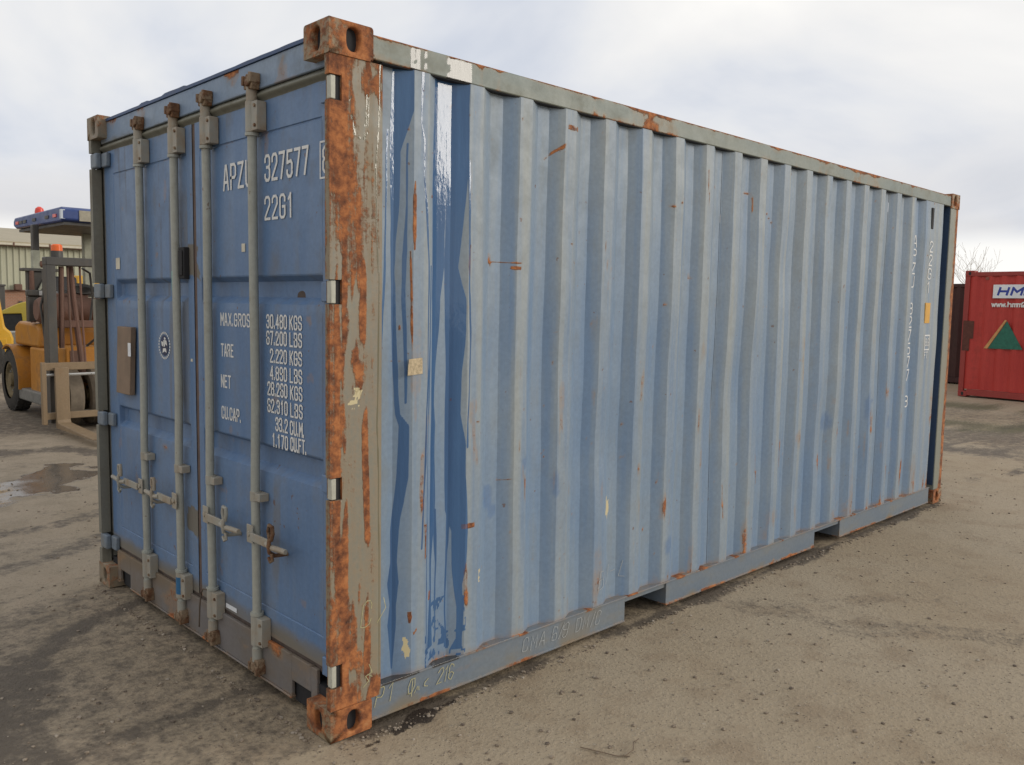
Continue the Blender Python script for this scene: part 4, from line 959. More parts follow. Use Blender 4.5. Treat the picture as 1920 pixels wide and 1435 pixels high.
# lettering, labels and chalk on the side
def on_side(a, b_, l): return (a, wall_profile(np.array(a)).item() - .0016 - l, b_)
dv = lambda a, b_: float(dents(np.array([a]), np.array([b_]))[0])
mb = MB(); zc = 2.125
for ch in 'APZU 327577 8':
    if ch != ' ': write(mb, ch, 5.238, zc, .082, .05, .011, lambda a, b_, l: (a, .041 + dv(a, b_) - .0025 - l, b_), wid=1.45)
    zc -= .1045
mb.build('serial_lettering', M['white'], C, smooth=False, merge='norm')
mb = MB(); zc = 2.095
for ch in '22G1':
    write(mb, ch, 5.478, zc, .080, .05, .011, lambda a, b_, l: (a, .005 + dv(a, b_) - .0025 - l, b_), wid=1.45); zc -= .106
mb.build('type_lettering', M['white'], C, smooth=False, merge='norm')
MB().box(5.462, 5.562, dv(5.51, 1.61) + .0005, dv(5.51, 1.61) + .008, 1.530, 1.692).build('safety_label', M['yellowlabel'], C)
mb = MB(); fn = lambda a, b_, l: (a, .005 + dv(a, b_) - .0025 - l, b_)
ribbon(mb, [(5.474, 1.318), (5.580, 1.318), (5.580, 1.432), (5.474, 1.432), (5.474, 1.318)], .010, fn, 0)
write(mb, '8.6', 5.490, 1.350, .055, .034, .007, fn, wid=.9); write(mb, 'FT', 5.482, 1.250, .048, .042, .007, fn, wid=1.3)
mb.build('height_lettering', M['white'], C, smooth=False, merge='norm')
MB().box(5.478, 5.520, dv(5.5, 2.36) - .003, dv(5.5, 2.36) + .008, 2.275, 2.440).build('side_vent', M['dark'], C, bevel=.004)
MB().prism([(.350, 1.408), (.414, 1.412), (.416, 1.350), (.344, 1.345), (.346, 1.375)], 1, .0015, .0030).build('sticker', M['beige'], C)
def chalk_line(strokes, x0, z0, h, mat, y, w_=.0032, slope=0.0):
    mb = MB(); k_ = 0
    for st in strokes:
        j = [(x0 + a * h + random.uniform(-.05, .05) * h + .22 * b_ * h, z0 + b_ * h + slope * a * h + random.uniform(-.05, .05) * h) for a, b_ in st]
        ribbon(mb, j, w_, lambda a, b_, l: (a, (y if y is not None else wall_profile(np.array(a)).item() + dv(a, b_) - .002) - l, b_), .0003 * (k_ % 5)); k_ += 1
    return mb.build('chalk_writing', mat, C, smooth=False, merge='norm')
Cc = lambda ch, x, s=1.0: [[(x + a * s, b_) for a, b_ in st] for st in G[ch]]
chalk_line(Cc('P', 0) + Cc('1', .75), .196, .078,   .068, M['chalk'], .0005)
chalk_line([[(.0, .1), (-.1, .5), (.1, 1.0), (.4, .95), (.5, .5), (.3, .1), (0, .1)], [(.25, .9), (.3, -.15)], [(.55, 0), (.7, .4), (.75, .1), (.85, .35), (.9, .05)], [(1.5, .65), (1.25, .5), (1.3, .2), (1.6, .15)]] + Cc('2', 2.4, .7) + Cc('1', 2.85) + Cc('6', 3.35, .7), .352, .072, .062, M['chalk'], .0005)
for wd_ in (Cc('C', 0) + Cc('M', .9) + Cc('A', 1.8), Cc('6', 3.1) + Cc('/', 3.85) + Cc('9', 4.3), Cc('D', 5.8) + Cc('M', 6.6) + Cc('/', 7.5) + Cc('C', 8.1)): chalk_line(wd_, .99, .068, .062, M['chalkw'], .0005, .0026)
chalk_line(Cc('B', 0, .8) + Cc('U', .8, .7) + Cc('-', 1.4) + Cc('L', 2.2, .7), 1.515, .235, .085, M['chalkw'], None, .0026, .12)
chalk_line(Cc('C', 0, .8) + [[(.9, 1.0), (1.05, .6), (.8, .1)]], .125, .40, .10, M['chalk'], -.0012, .003)
chalk_line([[(0, 0), (.3, .2), (.1, .5), (.4, .6), (.2, 1.0)], [(.15, .5), (.5, .4)]], .140, .175, .075, M['chalk'], -.0012, .003)


# ------------------------------------------------------------------ the red and the maroon container behind
def far_box(root, mat, fmat, length=6.058, h=2.591):
    xs = [.16]; k_ = 0
    while xs[-1] < length - .30:
        xs.append(xs[-1] + (.072, .068, .070, .068)[k_ % 4]); k_ += 1
    dep = [(.006, .006, .042, .042)[i % 4] for i in range(len(xs))]
    mb = MB()
    for i in range(len(xs) - 1): mb.quad((xs[i], dep[i], .16), (xs[i + 1], dep[i + 1], .16), (xs[i + 1], dep[i + 1], h - .11), (xs[i], dep[i], h - .11))
    mb.quad((xs[-1], dep[-1], .16), (length - .1, .04, .16), (length - .1, .04, h - .11), (xs[-1], dep[-1], h - .11)); mb.quad((.08, .03, .16), (.16, .006, .16), (.16, .006, h - .11), (.08, .03, h - .11))
    mb.build('side_panel', mat, root, merge=True, ang=12)
    mb = MB().box(.05, length - .05, 2.40, 2.43, .16, h - .11); mb.build('side_panel', mat, root)
    for xa in (.02, length - .06): MB().box(xa, xa + .04, .12, 2.32, .16, h - .05).build('end_wall', mat, root)
    MB().box(.05, length - .05, .05, 2.38, h - .06, h - .03).build('roof_panel', mat, root)
    for ya in (.0, 2.378):
        MB().box(.17, length - .17, ya, ya + .06, h - .115, h - .035).build('top_side_rail', fmat, root, bevel=.005)
        MB().box(.17, length - .17, ya - .012 if ya < 1 else ya, ya + .06, .03, .155).build('bottom_side_rail', fmat, root, bevel=.005)
        for xa in (0, length - .10): MB().box(xa, xa + .10, ya - .003, ya + .063, .118, h - .118).build('corner_post', fmat, root, bevel=.005)
        for xa in (0, length - .178):
            for za in (0, h - .118):
                c_ = MB().box(xa - .004, xa + .178, ya - .006 if ya < 1 else ya - .1, ya + .162 if ya < 1 else ya + .066, za, za + .118).build('corner_casting', fmat, root, bevel=.01)
                yq = ya - .0075 if ya < 1 else ya + .0675
                MB().prism([(xa + .089 + .026 * math.cos(t_), za + .059 + .04 * math.sin(t_)) for t_ in np.linspace(0, 2 * math.pi, 17)[:-1]], 1, yq - .0005, yq + .003).build('casting_hole', M['dark'], c_)
RTH = math.atan2(-.993, -.115)
R_ = empty('shipping_container', 'faded red container with white sign and green triangle, behind the blue one at right', 'shipping container', (17.35, 3.61, -.12), RTH)
far_box(R_, M['red'], M['redframe'])
MB().box(.565, 1.75, -.012, .004, 2.03, 2.30).build('sign_panel', M['signwhite'], R_, bevel=.002)
mb = MB(); write(mb, 'HMM', .665, 2.105, .125, .245, .042, lambda a, b_, l: (a, -.0135 - l, b_), wid=2.6, slant=.28); mb.build('sign_lettering', M['signblue'], R_, smooth=False, merge='norm')
mb = MB(); write(mb, 'www.hmm2', .555, 1.865, .085, .088, .022, lambda a, b_, l: (a, -.0005 - l, b_), wid=1.5); mb.build('address_lettering', M['white'], R_, smooth=False, merge='norm')
MB().prism([(.535, 1.015), (1.185, 1.02), (.865, 1.575)], 1, -.003, .002).build('triangle_emblem', M['green'], R_)
MB().prism([(.450, 1.015), (.525, 1.015), (.858, 1.59), (.825, 1.60)], 1, -.003, .002).build('emblem_edge', M['tan'], R_)
MB().prism([(.075, .95), (.165, .95), (.165, 1.20), (.235, 1.20), (.235, 1.56), (.02, 1.57), (.02, .95)], 1, -.0042, -.0032).build('rust_patch', plain('rust brown repair patch', (0.10, 0.035, 0.025), .8, .3), R_)
MB().box(.40, .47, -.002, .0035, 2.40, 2.46).build('repair_plate', plain('brown red plate', (0.22, 0.07, 0.05), .7), R_)
K_ = empty('shipping_container', 'dark maroon container half hidden behind the faded red one', 'shipping container', (20.6, 6.6, -.12), RTH + .02)
far_box(K_, M['maroon'], M['maroon'], h=2.45)

# ------------------------------------------------------------------ the forklift truck
FL = {}
FL['yel'] = paint('dull orange truck paint', (0.43, 0.175, 0.020), (0.50, 0.215, 0.030), 0.5, (5, 5, 2), grime=0.7, dirtc=(0.17, 0.085, 0.035), rust_bias=0.24)
FL['mast'] = paint('black mast steel', (0.055, 0.052, 0.048), (0.085, 0.08, 0.072), 0.5, grime=0.4, dirtc=(0.11, 0.08, 0.05), rust_hue=1)
FL['fork'] = paint('worn fork steel', (0.22, 0.155, 0.09), (0.28, 0.20, 0.12), 0.5, grime=0.4, dirtc=(0.15, 0.10, 0.06), rust_bias=.2, rust_hue=1)
FL['rusty'] = paint('rusty brown steel', (0.17, 0.085, 0.06), (0.12, 0.07, 0.05), 0.7, grime=0.4, dirtc=(0.09, 0.06, 0.04), rust_hue=1)
FL['blue'] = paint('blue canopy paint', (0.030, 0.058, 0.19), (0.045, 0.08, 0.24), 0.4, grime=0.2, dirtc=(0.06, 0.06, 0.09))
FL['pale'] = plain('pale green grey post', (0.34, 0.345, 0.27), .6, .2)
FL['tyre'] = plain('dusty tyre rubber', (0.040, 0.037, 0.033), .85, .3)
FL['drum'] = plain('dusty brown tyre', (0.19, 0.155, 0.115), .8, .2)
FL['hub'] = plain('dirty hub', (0.15, 0.115, 0.06), .7, .3)
FL['amber'] = plain('amber lens', (0.75, 0.13, 0.02), .25, .05)
FL['redlens'] = plain('red lens', (0.70, 0.07, 0.045), .3, .05)
FL['step'] = plain('grey chassis steel', (0.17, 0.165, 0.15), .7, .25)
FL['chrome'] = plain('bright steel rod', (0.55, 0.55, 0.53), .3, .1, metallic=.6)
F = empty('forklift_truck', 'old orange forklift with lowered black mast and blue canopy, left of the blue container', 'forklift', (2.207, 9.94, 0), -math.pi / 2)
# local: +x forward (towards the camera side), -y is the side facing left
# chassis and body
MB().prism([(-1.45, .35), (-1.45, 1.00), (-1.25, 1.05), (-.25, .96), (-.2, .30), (-.5, .25), (-1.3, .25)], 1, -.36, .36).build('counterweight', FL['yel'], F, bevel=.03)
h_ = MB().prism([(-.95, .94), (-.95, 1.20), (-.75, 1.27), (.10, 1.25), (.20, 1.18), (.20, .94)], 1, -.54, .54).build('hood', FL['yel'], F, bevel=.035)
MB().box(.205, .215, -.40, .40, .98, 1.14).build('hood_panel', FL['yel'], h_, bevel=.004)
MB().box(-.25, .85, -.54, .54, .30, .94).build('body', FL['yel'], F, bevel=.03)
b2 = MB().box(.55, 1.12, -.50, .45, .72, .99).build('front_box', FL['yel'], F, bevel=.025)
MB().box(1.121, 1.128, -.44, -.30, .76, .95).build('box_panel', FL['rusty'], b2)
for ya in (-.60, .40): MB().box(-.6, .6, ya, ya + .20, .20, .36).build('step', FL['step'], F, bevel=.02)
# wheels
def wheel(name, x, y, r, wd, mt=None):
    s = -1 if y < 0 else 1
    t_ = MB().lathe([(-wd / 2, r * .62), (-wd / 2, r * .90), (-wd * .36, r), (wd * .36, r), (wd / 2, r * .90), (wd / 2, r * .62)], (x, y, r), (0, s, 0), 28, cap=False).build(name, mt or FL['tyre'], F, ang=40)
    MB().lathe([(0, r * .60), (wd * .40, r * .60), (wd * .42, r * .52), (wd * .22, r * .45), (wd * .22, r * .24), (wd * .46, r * .22), (wd * .46, .01)], (x, y, r), (0, s, 0), 20).build('rim', FL['hub'], t_, ang=30)
    n_ = MB()
    for k_ in range(8):
        a_ = 2 * math.pi * k_ / 8; n_.tube([(x + r * .35 * math.cos(a_), y + s * wd * .2, r + r * .35 * math.sin(a_)), (x + r * .35 * math.cos(a_), y + s * wd * .30, r + r * .35 * math.sin(a_))], .018, 6)
    tag(n_.build('wheel_nut', FL['step'], t_), kind='stuff')
    if mt: return
    tr = MB()
    for k_ in range(26):
        a_ = 2 * math.pi * k_ / 26; c_, s_ = math.cos(a_), math.sin(a_)
        e = .035
        for q, off in ((-1, 0), (1, .5)):
            a2 = a_ + off * 2 * math.pi / 26; c_, s_ = math.cos(a2), math.sin(a2)
            P = lambda rad, tang, yy_: (x + rad * c_ - tang * s_, yy_, r + rad * s_ + tang * c_)
            y1, y2 = (y + q * wd * .06, y + q * wd * .42)
            vs = [P(rad, tg, yy_) for rad in (r - .01, r + .012) for tg in (-e, e) for yy_ in (y1, y2)]
            tr.add(vs, [(0, 1, 3, 2), (4, 6, 7, 5), (0, 4, 5, 1), (2, 3, 7, 6), (0, 2, 6, 4), (1, 5, 7, 3)])
    tag(tr.build('tread', FL['tyre'], t_), kind='stuff')
wheel('wheel', -1.05, -.50, .43, .22); wheel('wheel', -1.05, .50, .43, .22)
wheel('wheel', .95, -.43, .37, .20, FL['drum']); wheel('wheel', .95, -.10, .37, .28, FL['drum']); wheel('wheel', .95, .55, .37, .28, FL['drum'])
for s in (-1, 1):
    pr = []
    for a_ in np.linspace(math.radians(120), math.radians(-12), 12): pr.append((-1.0 + .54 * math.cos(a_), .44 + .50 * math.sin(a_)))
    inner = [(-1.0 + .515 * math.cos(a_), .44 + .475 * math.sin(a_)) for a_ in np.linspace(math.radians(-12), math.radians(120), 12)]
    MB().prism(pr + inner, 1, *((-.63, -.36) if s < 0 else (.36, .63))).build('mudguard', FL['yel'], F, ang=50)
# mast: two uprights, cross bars, lift chain, hydraulic ram
for s in (-1, 1):
    u = MB().box(1.30, 1.46, s * .72 - .05, s * .72 + .05, .10, 2.04).box(1.20, 1.30, s * .72 - .035, s * .72 + .035, .12, 1.95).build('mast_upright', FL['mast'], F, bevel=.008)
MB().box(1.296, 1.464, -.774, .774, 1.985, 2.085).build('mast_cross_bar', FL['mast'], F, bevel=.01)
MB().box(1.24, 1.30, -.67, .67, 1.24, 1.33).build('mast_cross_bar', FL['rusty'], F, bevel=.01)
MB().tube([(1.22, -.44, 2.0), (1.24, -.42, 1.6), (1.30, -.38, 1.0), (1.34, -.36, .68)], .034, 10).build('hydraulic_ram', FL['rusty'], F)
MB().tube([(1.37, -.585, 1.98), (1.36, -.60, 1.0)], .030, 10).build('lift_ram', FL['rusty'], F)
for k_ in range(2): MB().tube([(1.50, -.52 + .14 * k_, .82), (1.42, -.52 + .14 * k_, 1.4), (1.38, -.52 + .14 * k_, 1.99)], .013, 6).build('lift_chain', FL['rusty'], F)
MB().tube([(1.28, -.70, 1.9), (1.22, -.78, 1.5), (1.20, -.74, 1.1), (.9, -.58, .9)], .014, 6).build('hose', FL['mast'], F)
MB().tube([(1.27, -.20, 1.30), (1.15, -.12, 1.12), (1.0, -.2, 1.0), (1.13, -.30, .86)], .016, 6).build('hose', FL['mast'], F)
MB().tube([(1.2, .02, 1.36), (1.1, .1, 1.2), (1.14, .0, .95)], .022, 6).build('hose', FL['mast'], F)
MB().tube([(1.16, -.12, 1.95), (1.0, .02, 1.85), (.8, .06, 1.4), (.6, .05, 1.1)], .018, 8).build('hose', FL['mast'], F)
MB().tube([(1.16, -.28, 1.97), (1.05, -.16, 1.92), (.95, -.10, 1.6), (.92, -.14, 1.25)], .015, 8).build('hose', FL['mast'], F)
# carriage and forks
cg = MB(); cg.box(1.50, 1.56, -.88, .88, .745, .835); cg.box(1.50, 1.56, -.86, .86, .16, .24); cg.box(1.496, 1.565, -.886, -.835, .10, .842); cg.box(1.496, 1.565, .835, .886, .10, .842)
cg.build('fork_carriage', FL['fork'], F, bevel=.006)
MB().tube([(1.53, -.83, .69), (1.53, .83, .69)], .018, 10).build('carriage_rod', FL['chrome'], F)
for s in (-1, 1):
    yc = s * .68
    MB().prism([(1.565, .78), (1.615, .78), (1.630, .16), (1.66, .125), (2.85, .085), (2.85, .072), (1.60, .055), (1.575, .075)], 1, yc - .075, yc + .075).build('fork', FL['fork'], F, bevel=.006)
MB().lathe([(-.30, .14), (-.28, .16), (.28, .16), (.30, .14)], (.95, .2, .37), (0, 1, 0), 24).build('axle_drum', FL['drum'], F, ang=30)
MB().box(1.18, 1.30, -.66, .66, .12, .21).build('axle_beam', FL['step'], F, bevel=.015)
# operator's place
MB().box(.02, .12, -.64, .40, 1.62, 1.70).box(-.02, .08, -.62, -.50, 1.28, 1.62).build('dashboard', FL['mast'], F, bevel=.015)
MB().box(.122, .13, -.50, .10, 1.63, 1.69).build('gauge_panel', FL['chrome'], F)
MB().prism([(-.10, 1.95), (.02, 1.95), (.0, 1.60), (-.06, 1.28), (-.12, 1.28)], 1, -.60, -.30).build('side_panel', FL['mast'], F, bevel=.01)
MB().box(-.14, .06, -.66, -.24, 1.945, 1.985).build('side_shelf', FL['mast'], F, bevel=.006)
MB().tube([(.02, -.36, 1.93), (.04, -.54, 1.55)], .018, 8).build('brace', FL['pale'], F)
MB().tube([(.04, -.56, 1.95), (.05, -.56, 1.27)], .030, 10).build('exhaust_pipe', FL['rusty'], F)
MB().lathe([(-.55, .13), (-.5, .17), (.3, .17), (.34, .12)], (.45, -.08, 1.44), (0, 1, 0), 20).build('cylinder_tank', FL['rusty'], F, ang=30)
MB().tube([(.45, .26, 1.48), (.42, .40, 1.47), (.35, .62, 1.50)], .06, 10).build('intake_hose', FL['mast'], F)
st_ = MB(); st_.lathe([(-.012, .17), (.012, .19), (.012, .16), (-.012, .15)], (.28, -.02, 1.72), (.4, 0, 1), 24); st_.build('steering_wheel', FL['mast'], F)
se = MB().box(-.55, -.08, -.30, .22, 1.26, 1.40).build('seat', FL['mast'], F, bevel=.04)
MB().prism([(-.62, 1.38), (-.48, 1.38), (-.56, 1.90), (-.66, 1.90)], 1, -.26, .18).build('backrest', plain('worn black seat back', (0.035, 0.035, 0.04), .6), F, bevel=.03)
MB().box(.30, .42, -.44, .02, 1.52, 1.66).build('console', FL['rusty'], F, bevel=.02)
for ya, yb in ((-.42, -.30), (-.16, -.06)): MB().box(.46, .50, ya, yb, 1.29, 1.36).build('maker_plate', FL['pale'], F)
MB().tube([(.46, -.22, 1.5), (.48, -.22, 1.98)], .012, 6).build('lever', FL['chrome'], F)
# canopy on posts
cn = MB().prism([(-1.22, 2.60), (-1.22, 2.67), (-1.16, 2.715), (.90, 2.735), (.96, 2.70), (.96, 2.575), (.90, 2.55), (-1.10, 2.56)], 1, -.44, .70).build('canopy', FL['blue'], F, bevel=.02)
MB().box(-1.1, .90, -.40, .66, 2.515, 2.552).build('canopy_lining', FL['mast'], cn)
MB().box(.962, .972, -.24, .62, 2.565, 2.70).build('canopy_front', plain('beige canopy front', (0.32, 0.29, 0.22), .6, .2), cn, bevel=.004)
for xa, mt in ((-1.08, 'redlens'), (.62, 'redlens'), (-.92, 'mast'), (-.72, 'mast'), (-.28, 'mast'), (.28, 'mast')):
    MB().box(xa, xa + (.13 if mt == 'redlens' else .15), -.449, -.438, 2.615, 2.655).build('side_lamp', FL[mt], cn)
MB().box(.90, .958, -.447, -.40, 2.585, 2.70).build('corner_lamp', plain('pale lamp', (0.5, 0.55, 0.6), .3, .05), cn)
MB().lathe([(0, .055), (.05, .06), (.095, .05), (.12, .02)], (-.55, -.28, 2.725), (0, 0, 1), 16).build('warning_beacon', FL['redlens'], F)
p1 = MB().box(-.05, .05, -.535, -.455, 1.95, 2.555).build('canopy_post', FL['mast'], F, bevel=.012)
MB().box(-.052, .052, -.537, -.453, 1.96, 2.22).build('post_foot', FL['pale'], p1)
MB().lathe([(-.03, .045), (.03, .045)], (.02, -.43, 2.04), (0, 1, 0), 14).build('mirror_clamp', FL['rusty'], p1)
MB().box(-.72, -.62, .30, .44, 1.20, 2.555).build('canopy_post', FL['pale'], F, bevel=.015)
MB().box(.75, .85, .56, .66, 1.0, 2.555).build('canopy_post', FL['pale'], F, bevel=.015)
bk = MB().lathe([(0, .068), (.075, .066)], (1.38, -.63, 2.085), (0, 0, 1), 16).build('warning_beacon', FL['mast'], F)
MB().lathe([(.076, .064), (.14, .062), (.155, .045)], (1.38, -.63, 2.085), (0, 0, 1), 16).build('beacon_lens', FL['amber'], bk)

# ------------------------------------------------------------------ other plant in the yard
YEL = paint('bright yellow plant paint', (0.62, 0.33, 0.02), (0.68, 0.40, 0.035), 0.4, (4, 4, 2), grime=0.35, dirtc=(0.33, 0.17, 0.03), rust_bias=.03)
PYEL = paint('pale yellow plant paint', (0.55, 0.43, 0.06), (0.60, 0.47, 0.09), 0.45, grime=0.3, dirtc=(0.3, 0.24, 0.08))
Ld = empty('wheel_loader', 'bright yellow wheel loader cut off by the left edge, behind the forklift', 'loader', (1.30, 14.9, 0), 0)
bd = MB().prism([(-2.0, .75), (-2.0, 1.75), (.98, 1.75), (1.05, 1.22), (1.07, 1.06), (1.16, .98), (1.20, .86), (1.19, .60), (1.10, .38), (.85, .30), (.2, .45)], 1, -.55, .75).build('rear_body', YEL, Ld, bevel=.04)
MB().box(.15, 1.08, -.566, -.552, .50, .86).build('side_panel', YEL, bd, bevel=.01)
MB().box(.30, 1.00, -.575, -.567, .62, .80).build('panel_recess', paint('deep yellow', (0.42, 0.2, 0.015), (.5, .25, .02), .5), bd)
for k_ in range(4): MB().box(.3, .98, -.585, -.576, .635 + k_ * .042, .655 + k_ * .042).build('grille_bar', YEL, bd)
MB().box(.2, 1.0, -.570, -.553, .38, .47).build('lower_rail', FL['rusty'], bd)
MB().prism([(-1.8, 1.75), (-1.7, 2.9), (-.3, 2.9), (-.1, 1.75)], 1, -.4, .6).build('cab', FL['mast'], Ld, bevel=.03)
for xa in (-1.2, .45):
    for ya in (-.62, .72):
        wl = MB().lathe([(-.2, .30), (-.2, .50), (-.14, .56), (.14, .56), (.2, .50), (.2, .30)], (xa, ya, .56), (0, 1, 0), 24).build('wheel', FL['tyre'], Ld)
        MB().lathe([(-.16, .30), (-.12, .2), (.12, .2), (.16, .30)], (xa, ya, .56), (0, 1, 0), 18).build('rim', YEL, wl)
# pale yellow machine seen over the forklift's tail
Dm = empty('site_dumper', 'pale yellow machine with rounded bonnet and black grille, between loader and forklift', 'dumper', (3.75, 19.0, 0), math.radians(-38))
bn = []
for a_, z_ in ((-.36, 1.17), (-.30, 1.27), (-.12, 1.36), (.08, 1.45), (.22, 1.485), (.50, 1.48), (.50, .95), (.16, .95), (.13, 1.22), (-.30, 1.20)): bn.append((a_, z_))
MB().prism(bn, 1, -.2, 1.3).build('bonnet', PYEL, Dm, bevel=.03)
MB().box(-.33, .13, -.17, 1.2, .80, 1.205).build('grille', plain('black grille', (0.022, 0.024, 0.025), .5, .3), Dm, bevel=.01)
MB().box(-.36, .52, -.22, 1.3, .70, .80).build('bumper', FL['rusty'], Dm, bevel=.02)
MB().box(-.34, .5, -.1, 1.3, .30, .70).build('chassis', FL['mast'], Dm, bevel=.02)
for xa in (-.36, .50):
    MB().lathe([(-.10, .2), (-.10, .36), (-.07, .40), (.07, .40), (.10, .36), (.10, .2)], (xa, .5, .40), (1, 0, 0), 20).build('wheel', FL['tyre'], Dm)
# boom of the excavator behind
Ex = empty('excavator', 'excavator with bright yellow boom showing beside the container, behind the forklift canopy', 'excavator', (4.9, 16.2, 0), math.radians(200))
MB().prism([(.2, 1.85), (.55, 2.05), (.98, 2.04), (1.00, 1.88), (.60, 1.45), (.2, 1.2)], 1, -.12, .12).build('boom', YEL, Ex, bevel=.02)
MB().box(-1.2, .5, -.7, .8, .70, 1.35).build('upper_body', paint('orange paint', (0.55, 0.16, 0.02), (.6, .2, .03), .45, grime=.3), Ex, bevel=.06)
MB().box(-.9, .1, -.6, .1, 1.35, 2.0).build('cab', FL['mast'], Ex, bevel=.05)
for ya in (-.75, .65):
    MB().prism([(-1.3, .30), (-1.15, .05), (.95, .05), (1.1, .30), (.95, .55), (-1.15, .55)], 1, ya, ya + .30).build('track', FL['tyre'], Ex, bevel=.03)
MB().box(-.6, .6, -.4, .6, .45, .70).build('turntable', FL['mast'], Ex)
# concrete block and gate post
tag(MB().box(-.42, .42, -.3, .3, 0, .24).box(-.40, .40, -.28, .28, .24, .60).box(-.42, .42, -.3, .3, .60, .86).build('concrete_block', plain('pale concrete', (0.36, 0.35, 0.31), .85, .15), None, bevel=.02, loc=(3.60, 17.75, 0)), 'pale grey concrete block under the yellow bonnet, behind the forklift', 'concrete block')
tag(MB().box(-.16, .16, -.12, .12, 0, 1.85).box(-.18, .18, -.14, .14, 1.85, 1.90).build('gate_post', FL['mast'], None, bevel=.01, loc=(4.12, 22.5, 0)), 'dark steel gate post standing before the brick wall at the left edge', 'gate post')

# ------------------------------------------------------------------ the warehouse
W_ = empty('warehouse', 'long pale green clad warehouse with brick base and beige roof, far left', 'warehouse', (0, 31.5, 0))
CLAD = paint('pale green cladding', (0.43, 0.43, 0.32), (0.47, 0.465, 0.345), .6, (3, 3, .4), grime=.15, dirtc=(.3, .29, .2))
ROOF = paint('beige roof sheet', (0.37, 0.32, 0.22), (0.42, 0.36, 0.25), .7, (3, .5, 3), grime=.2, dirtc=(.26, .22, .15))
BRK = None
mb_, tb, bb = new_mat('red brown brickwork')
pb = tb.node('ShaderNodeTexCoord').outputs['Object']
br = tb.node('ShaderNodeTexBrick'); sx_ = tb.node('ShaderNodeSeparateXYZ'); tb.put(sx_.inputs[0], pb); cx_ = tb.node('ShaderNodeCombineXYZ'); tb.put(cx_.inputs[0], sx_.outputs[0]); tb.put(cx_.inputs[1], sx_.outputs[2])
tb.put(br.inputs['Vector'], cx_.outputs[0]); br.inputs['Scale'].default_value = 4.6
br.inputs['Color1'].default_value = (0.33, 0.165, 0.10, 1); br.inputs['Color2'].default_value = (0.28, 0.14, 0.085, 1); br.inputs['Mortar'].default_value = (0.32, 0.24, 0.18, 1)
tb.put(bb.inputs['Base Color'], br.outputs[0]); bb.inputs['Roughness'].default_value = .85
MB().box(-30, 45, .0, .3, -.2, 1.80).build('brick_wall', mb_, W_)
xs = np.arange(-6, 24, .2); mb = MB()
for i, xa in enumerate(xs):                                        # ribbed sheet: one rib every 0.2 m
    pr = [(xa, -.03), (xa + .10, -.03), (xa + .125, -.075), (xa + .175, -.075), (xa + .20, -.03)]
    for q0, q1 in zip(pr[:-1], pr[1:]): mb.quad((q0[0], q0[1], 1.80), (q1[0], q1[1], 1.80), (q1[0], q1[1], 3.36), (q0[0], q0[1], 3.36))
mb.build('cladding', CLAD, W_, merge=True, ang=10)
for xa, xb in ((-30, -6), (24, 45)): MB().box(xa, xb, -.05, 0, 1.8, 3.36).build('cladding', CLAD, W_)
MB().box(-30, 45, -.10, -.0, 1.78, 1.815).build('drip_strip', FL['rusty'], W_)
MB().prism([(-.25, 3.44), (-.25, 3.50), (9.5, 4.62), (19, 3.50), (19, 3.44)], 0, -30, 45).build('roof', ROOF, W_)
MB().box(-30, 45, .3, 18.8, 3.30, 3.43).build('ceiling', M['dark'], W_)
mb = MB(); mb.box(-30, 45, -.36, -.24, 3.36, 3.44); mb.build('gutter', plain('pale gutter', (0.52, 0.48, 0.38), .5, .1), W_, bevel=.02)
MB().box(-30, 45, -.3, -.08, 3.335, 3.358).build('eave_board', FL['rusty'], W_)
mb = MB()
for xa in np.arange(-6, 24, 1.15): mb.box(xa, xa + .05, -.375, -.36, 3.35, 3.47)
tag(mb.build('gutter_bracket', FL['rusty'], W_), kind='stuff')
MB().box(6.68, 6.92, -.28, -.10, 1.80, 2.02).build('wall_lamp', FL['rusty'], W_, bevel=.03)
MB().box(6.86, 6.96, -.06, .0, 1.22, 1.42).build('wall_box', FL['mast'], W_)
MB().box(-30, 45, 18.7, 19, -.2, 3.4).build('rear_wall', CLAD, W_)
for xa in (-30, 44.7): MB().box(xa, xa + .3, .3, 18.7, -.2, 3.4).build('end_wall', CLAD, W_)

# ------------------------------------------------------------------ bare saplings
BARK = plain('grey brown bark', (0.17, 0.125, 0.085), .9, .25)
TWIG = plain('pale winter twigs', (0.26, 0.20, 0.13), .9, .25)
def bare_tree(x, y, h, seed, label, spread=.5):
    R = random.Random(seed); tr = empty('bare_tree', label, 'tree', (x, y, -.1), 0, 'bare trees beyond the red container')
    trunk = MB(); tw = MB()
    def grow(p, d, L, r, lev):
        pts = [p]; n = 4
        for i in range(n):
            d = (d + Vector((R.uniform(-1, 1), R.uniform(-1, 1), R.uniform(-.3, .6))) * .16).normalized(); pts.append(pts[-1] + d * L / n)
        (trunk if lev == 0 else tw).tube(pts, [max(.0028, r * (1 - .16 * i)) for i in range(n + 1)], 6 if lev < 2 else 4, cap=False)
        if lev >= 3: return
        for k_ in range((7, 5, 4)[lev]):
            q = pts[R.randint(1 if lev == 0 else 1, n)]; a_ = R.uniform(0, 2 * math.pi)
            nd = (d + Vector((math.cos(a_), math.sin(a_), R.uniform(-.1, .5))) * R.uniform(.5, 1.0) * spread * 1.6).normalized(); grow(q, nd, L * R.uniform(.45, .68), r * .45, lev + 1)
    grow(Vector((0, 0, 0)), Vector((0, 0, 1)), h * .60, .022, 0)
    trunk.build('trunk', BARK, tr); tw.build('crown', TWIG, tr)
bare_tree(31.0, 8.35, 3.5, 3, 'pale bare bush with fine twigs in the gap beside the red container')
bare_tree(31.5, 7.65, 3.9, 5, 'slender bare tree reaching highest above the red container', .45)
bare_tree(34.0, 7.3, 3.0, 9, 'low bare tree just topping the red container roof at right', .6)
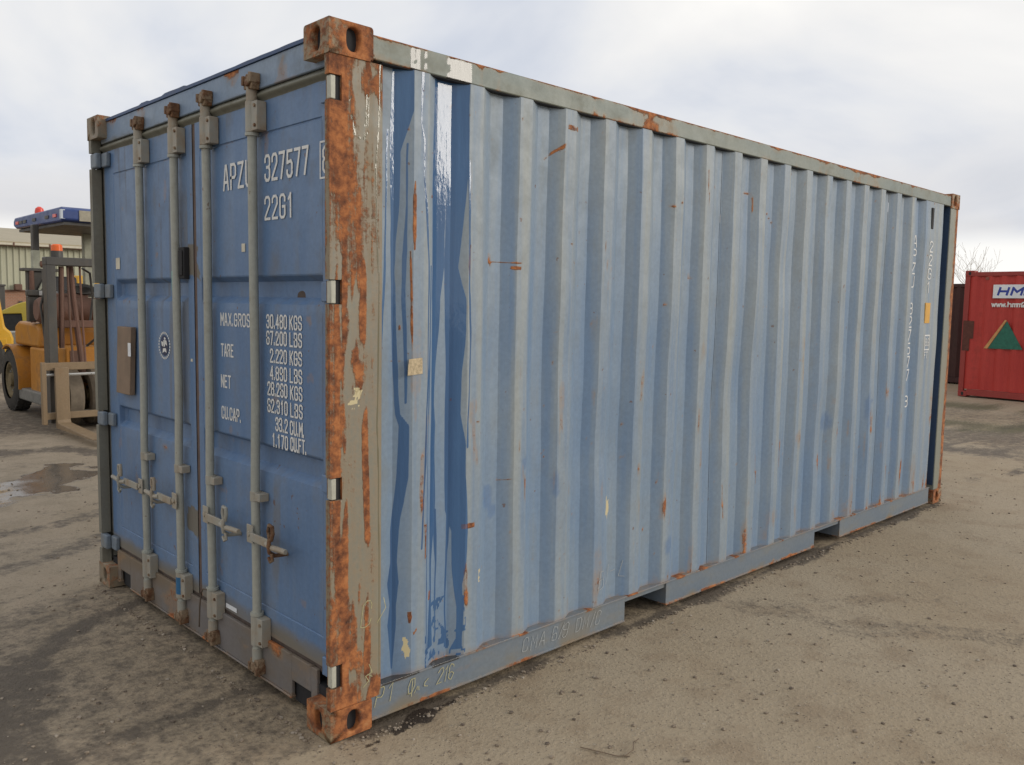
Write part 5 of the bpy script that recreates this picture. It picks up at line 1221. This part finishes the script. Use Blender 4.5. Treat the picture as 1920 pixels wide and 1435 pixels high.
bare_tree(28.5, 8.2, 3.0, 14, 'short dense bare bush between the two far containers', .8)

# ------------------------------------------------------------------ loose stones, twig
ico = []
for sd in range(5):
    bm = bmesh.new(); bmesh.ops.create_icosphere(bm, subdivisions=1, radius=1.0); rr2 = random.Random(sd)
    for v in bm.verts: v.co = v.co * rr2.uniform(.72, 1.15); v.co.z *= .62
    bm.verts.index_update(); ico.append(([tuple(v.co) for v in bm.verts], [tuple(v.index for v in f.verts) for f in bm.faces])); bm.free()
N = 15000; V = []; Fc = []; off = 0
d_ = 1.2 + 9.5 * rng.random(N) ** 1.5; a_ = yaw + (rng.random(N) - .5) * 1.5
sx_, sy_ = -1.62 + d_ * np.cos(a_), -2.60 + d_ * np.sin(a_)
nb = 3000; tt = rng.random(nb); sx_[:nb] = np.where(tt < .72, rng.random(nb) * 6.0, -.015 - .05 * rng.random(nb) ** 2); sy_[:nb] = np.where(tt < .72, -.012 - .07 * rng.random(nb) ** 2, rng.random(nb) * 2.4)
ok = ~((sx_ > -.03) & (sx_ < 6.1) & (sy_ > -.03) & (sy_ < 2.47)); clump = fbm(sx_ * 1.7, sy_ * 1.7, 201) > .36; clump[:3000] = True; ok &= clump
sz_ = ground_z(sx_, sy_)
for i in np.nonzero(ok)[0]:
    vs, fs = ico[i % 5]; s = .0022 + .0095 * rng.random() ** 4; th = rng.random() * 6.28; c_, s_ = math.cos(th), math.sin(th)
    V += [(sx_[i] + s * (x * c_ - y * s_), sy_[i] + s * (x * s_ + y * c_), sz_[i] + s * (z + .25)) for x, y, z in vs]; Fc += [tuple(q + off for q in f) for f in fs]; off += len(vs)
me = bpy.data.meshes.new('gravel'); me.from_pydata(V, [], Fc)
mg, tg, bgd = new_mat('mixed grit'); pg = tg.node('ShaderNodeTexCoord').outputs['Object']
tg.put(bgd.inputs['Base Color'], tg.ramp(tg.noise(pg, 23.0, 2.0), [(.35, (.11, .085, .065)), (.5, (.23, .18, .13)), (.66, (.36, .31, .25))])); bgd.inputs['Roughness'].default_value = .9
me.materials.append(mg); go = bpy.data.objects.new('gravel', me); COL.objects.link(go)
tag(go, 'loose grit and small stones scattered over the yard', 'gravel', kind='stuff')
tz = lambda x, y: float(ground_z(np.array([x]), np.array([y]))[0]) + .006
tp = [(.686, -.675), (.701, -.763), (.766, -.798), (.864, -.759)]
tm = MB().tube([(x, y, tz(x, y)) for x, y in [(.66, -.64), (.69, -.70), (.715, -.765), (.75, -.80)]], .0022, 6)
tm.tube([(x, y, tz(x, y) + .003) for x, y in [(.735, -.79), (.79, -.785), (.835, -.75), (.875, -.745)]], .0018, 6)
tag(tm.build('twig', BARK, None), 'thin dark forked twig lying on the earth at bottom right', 'twig')
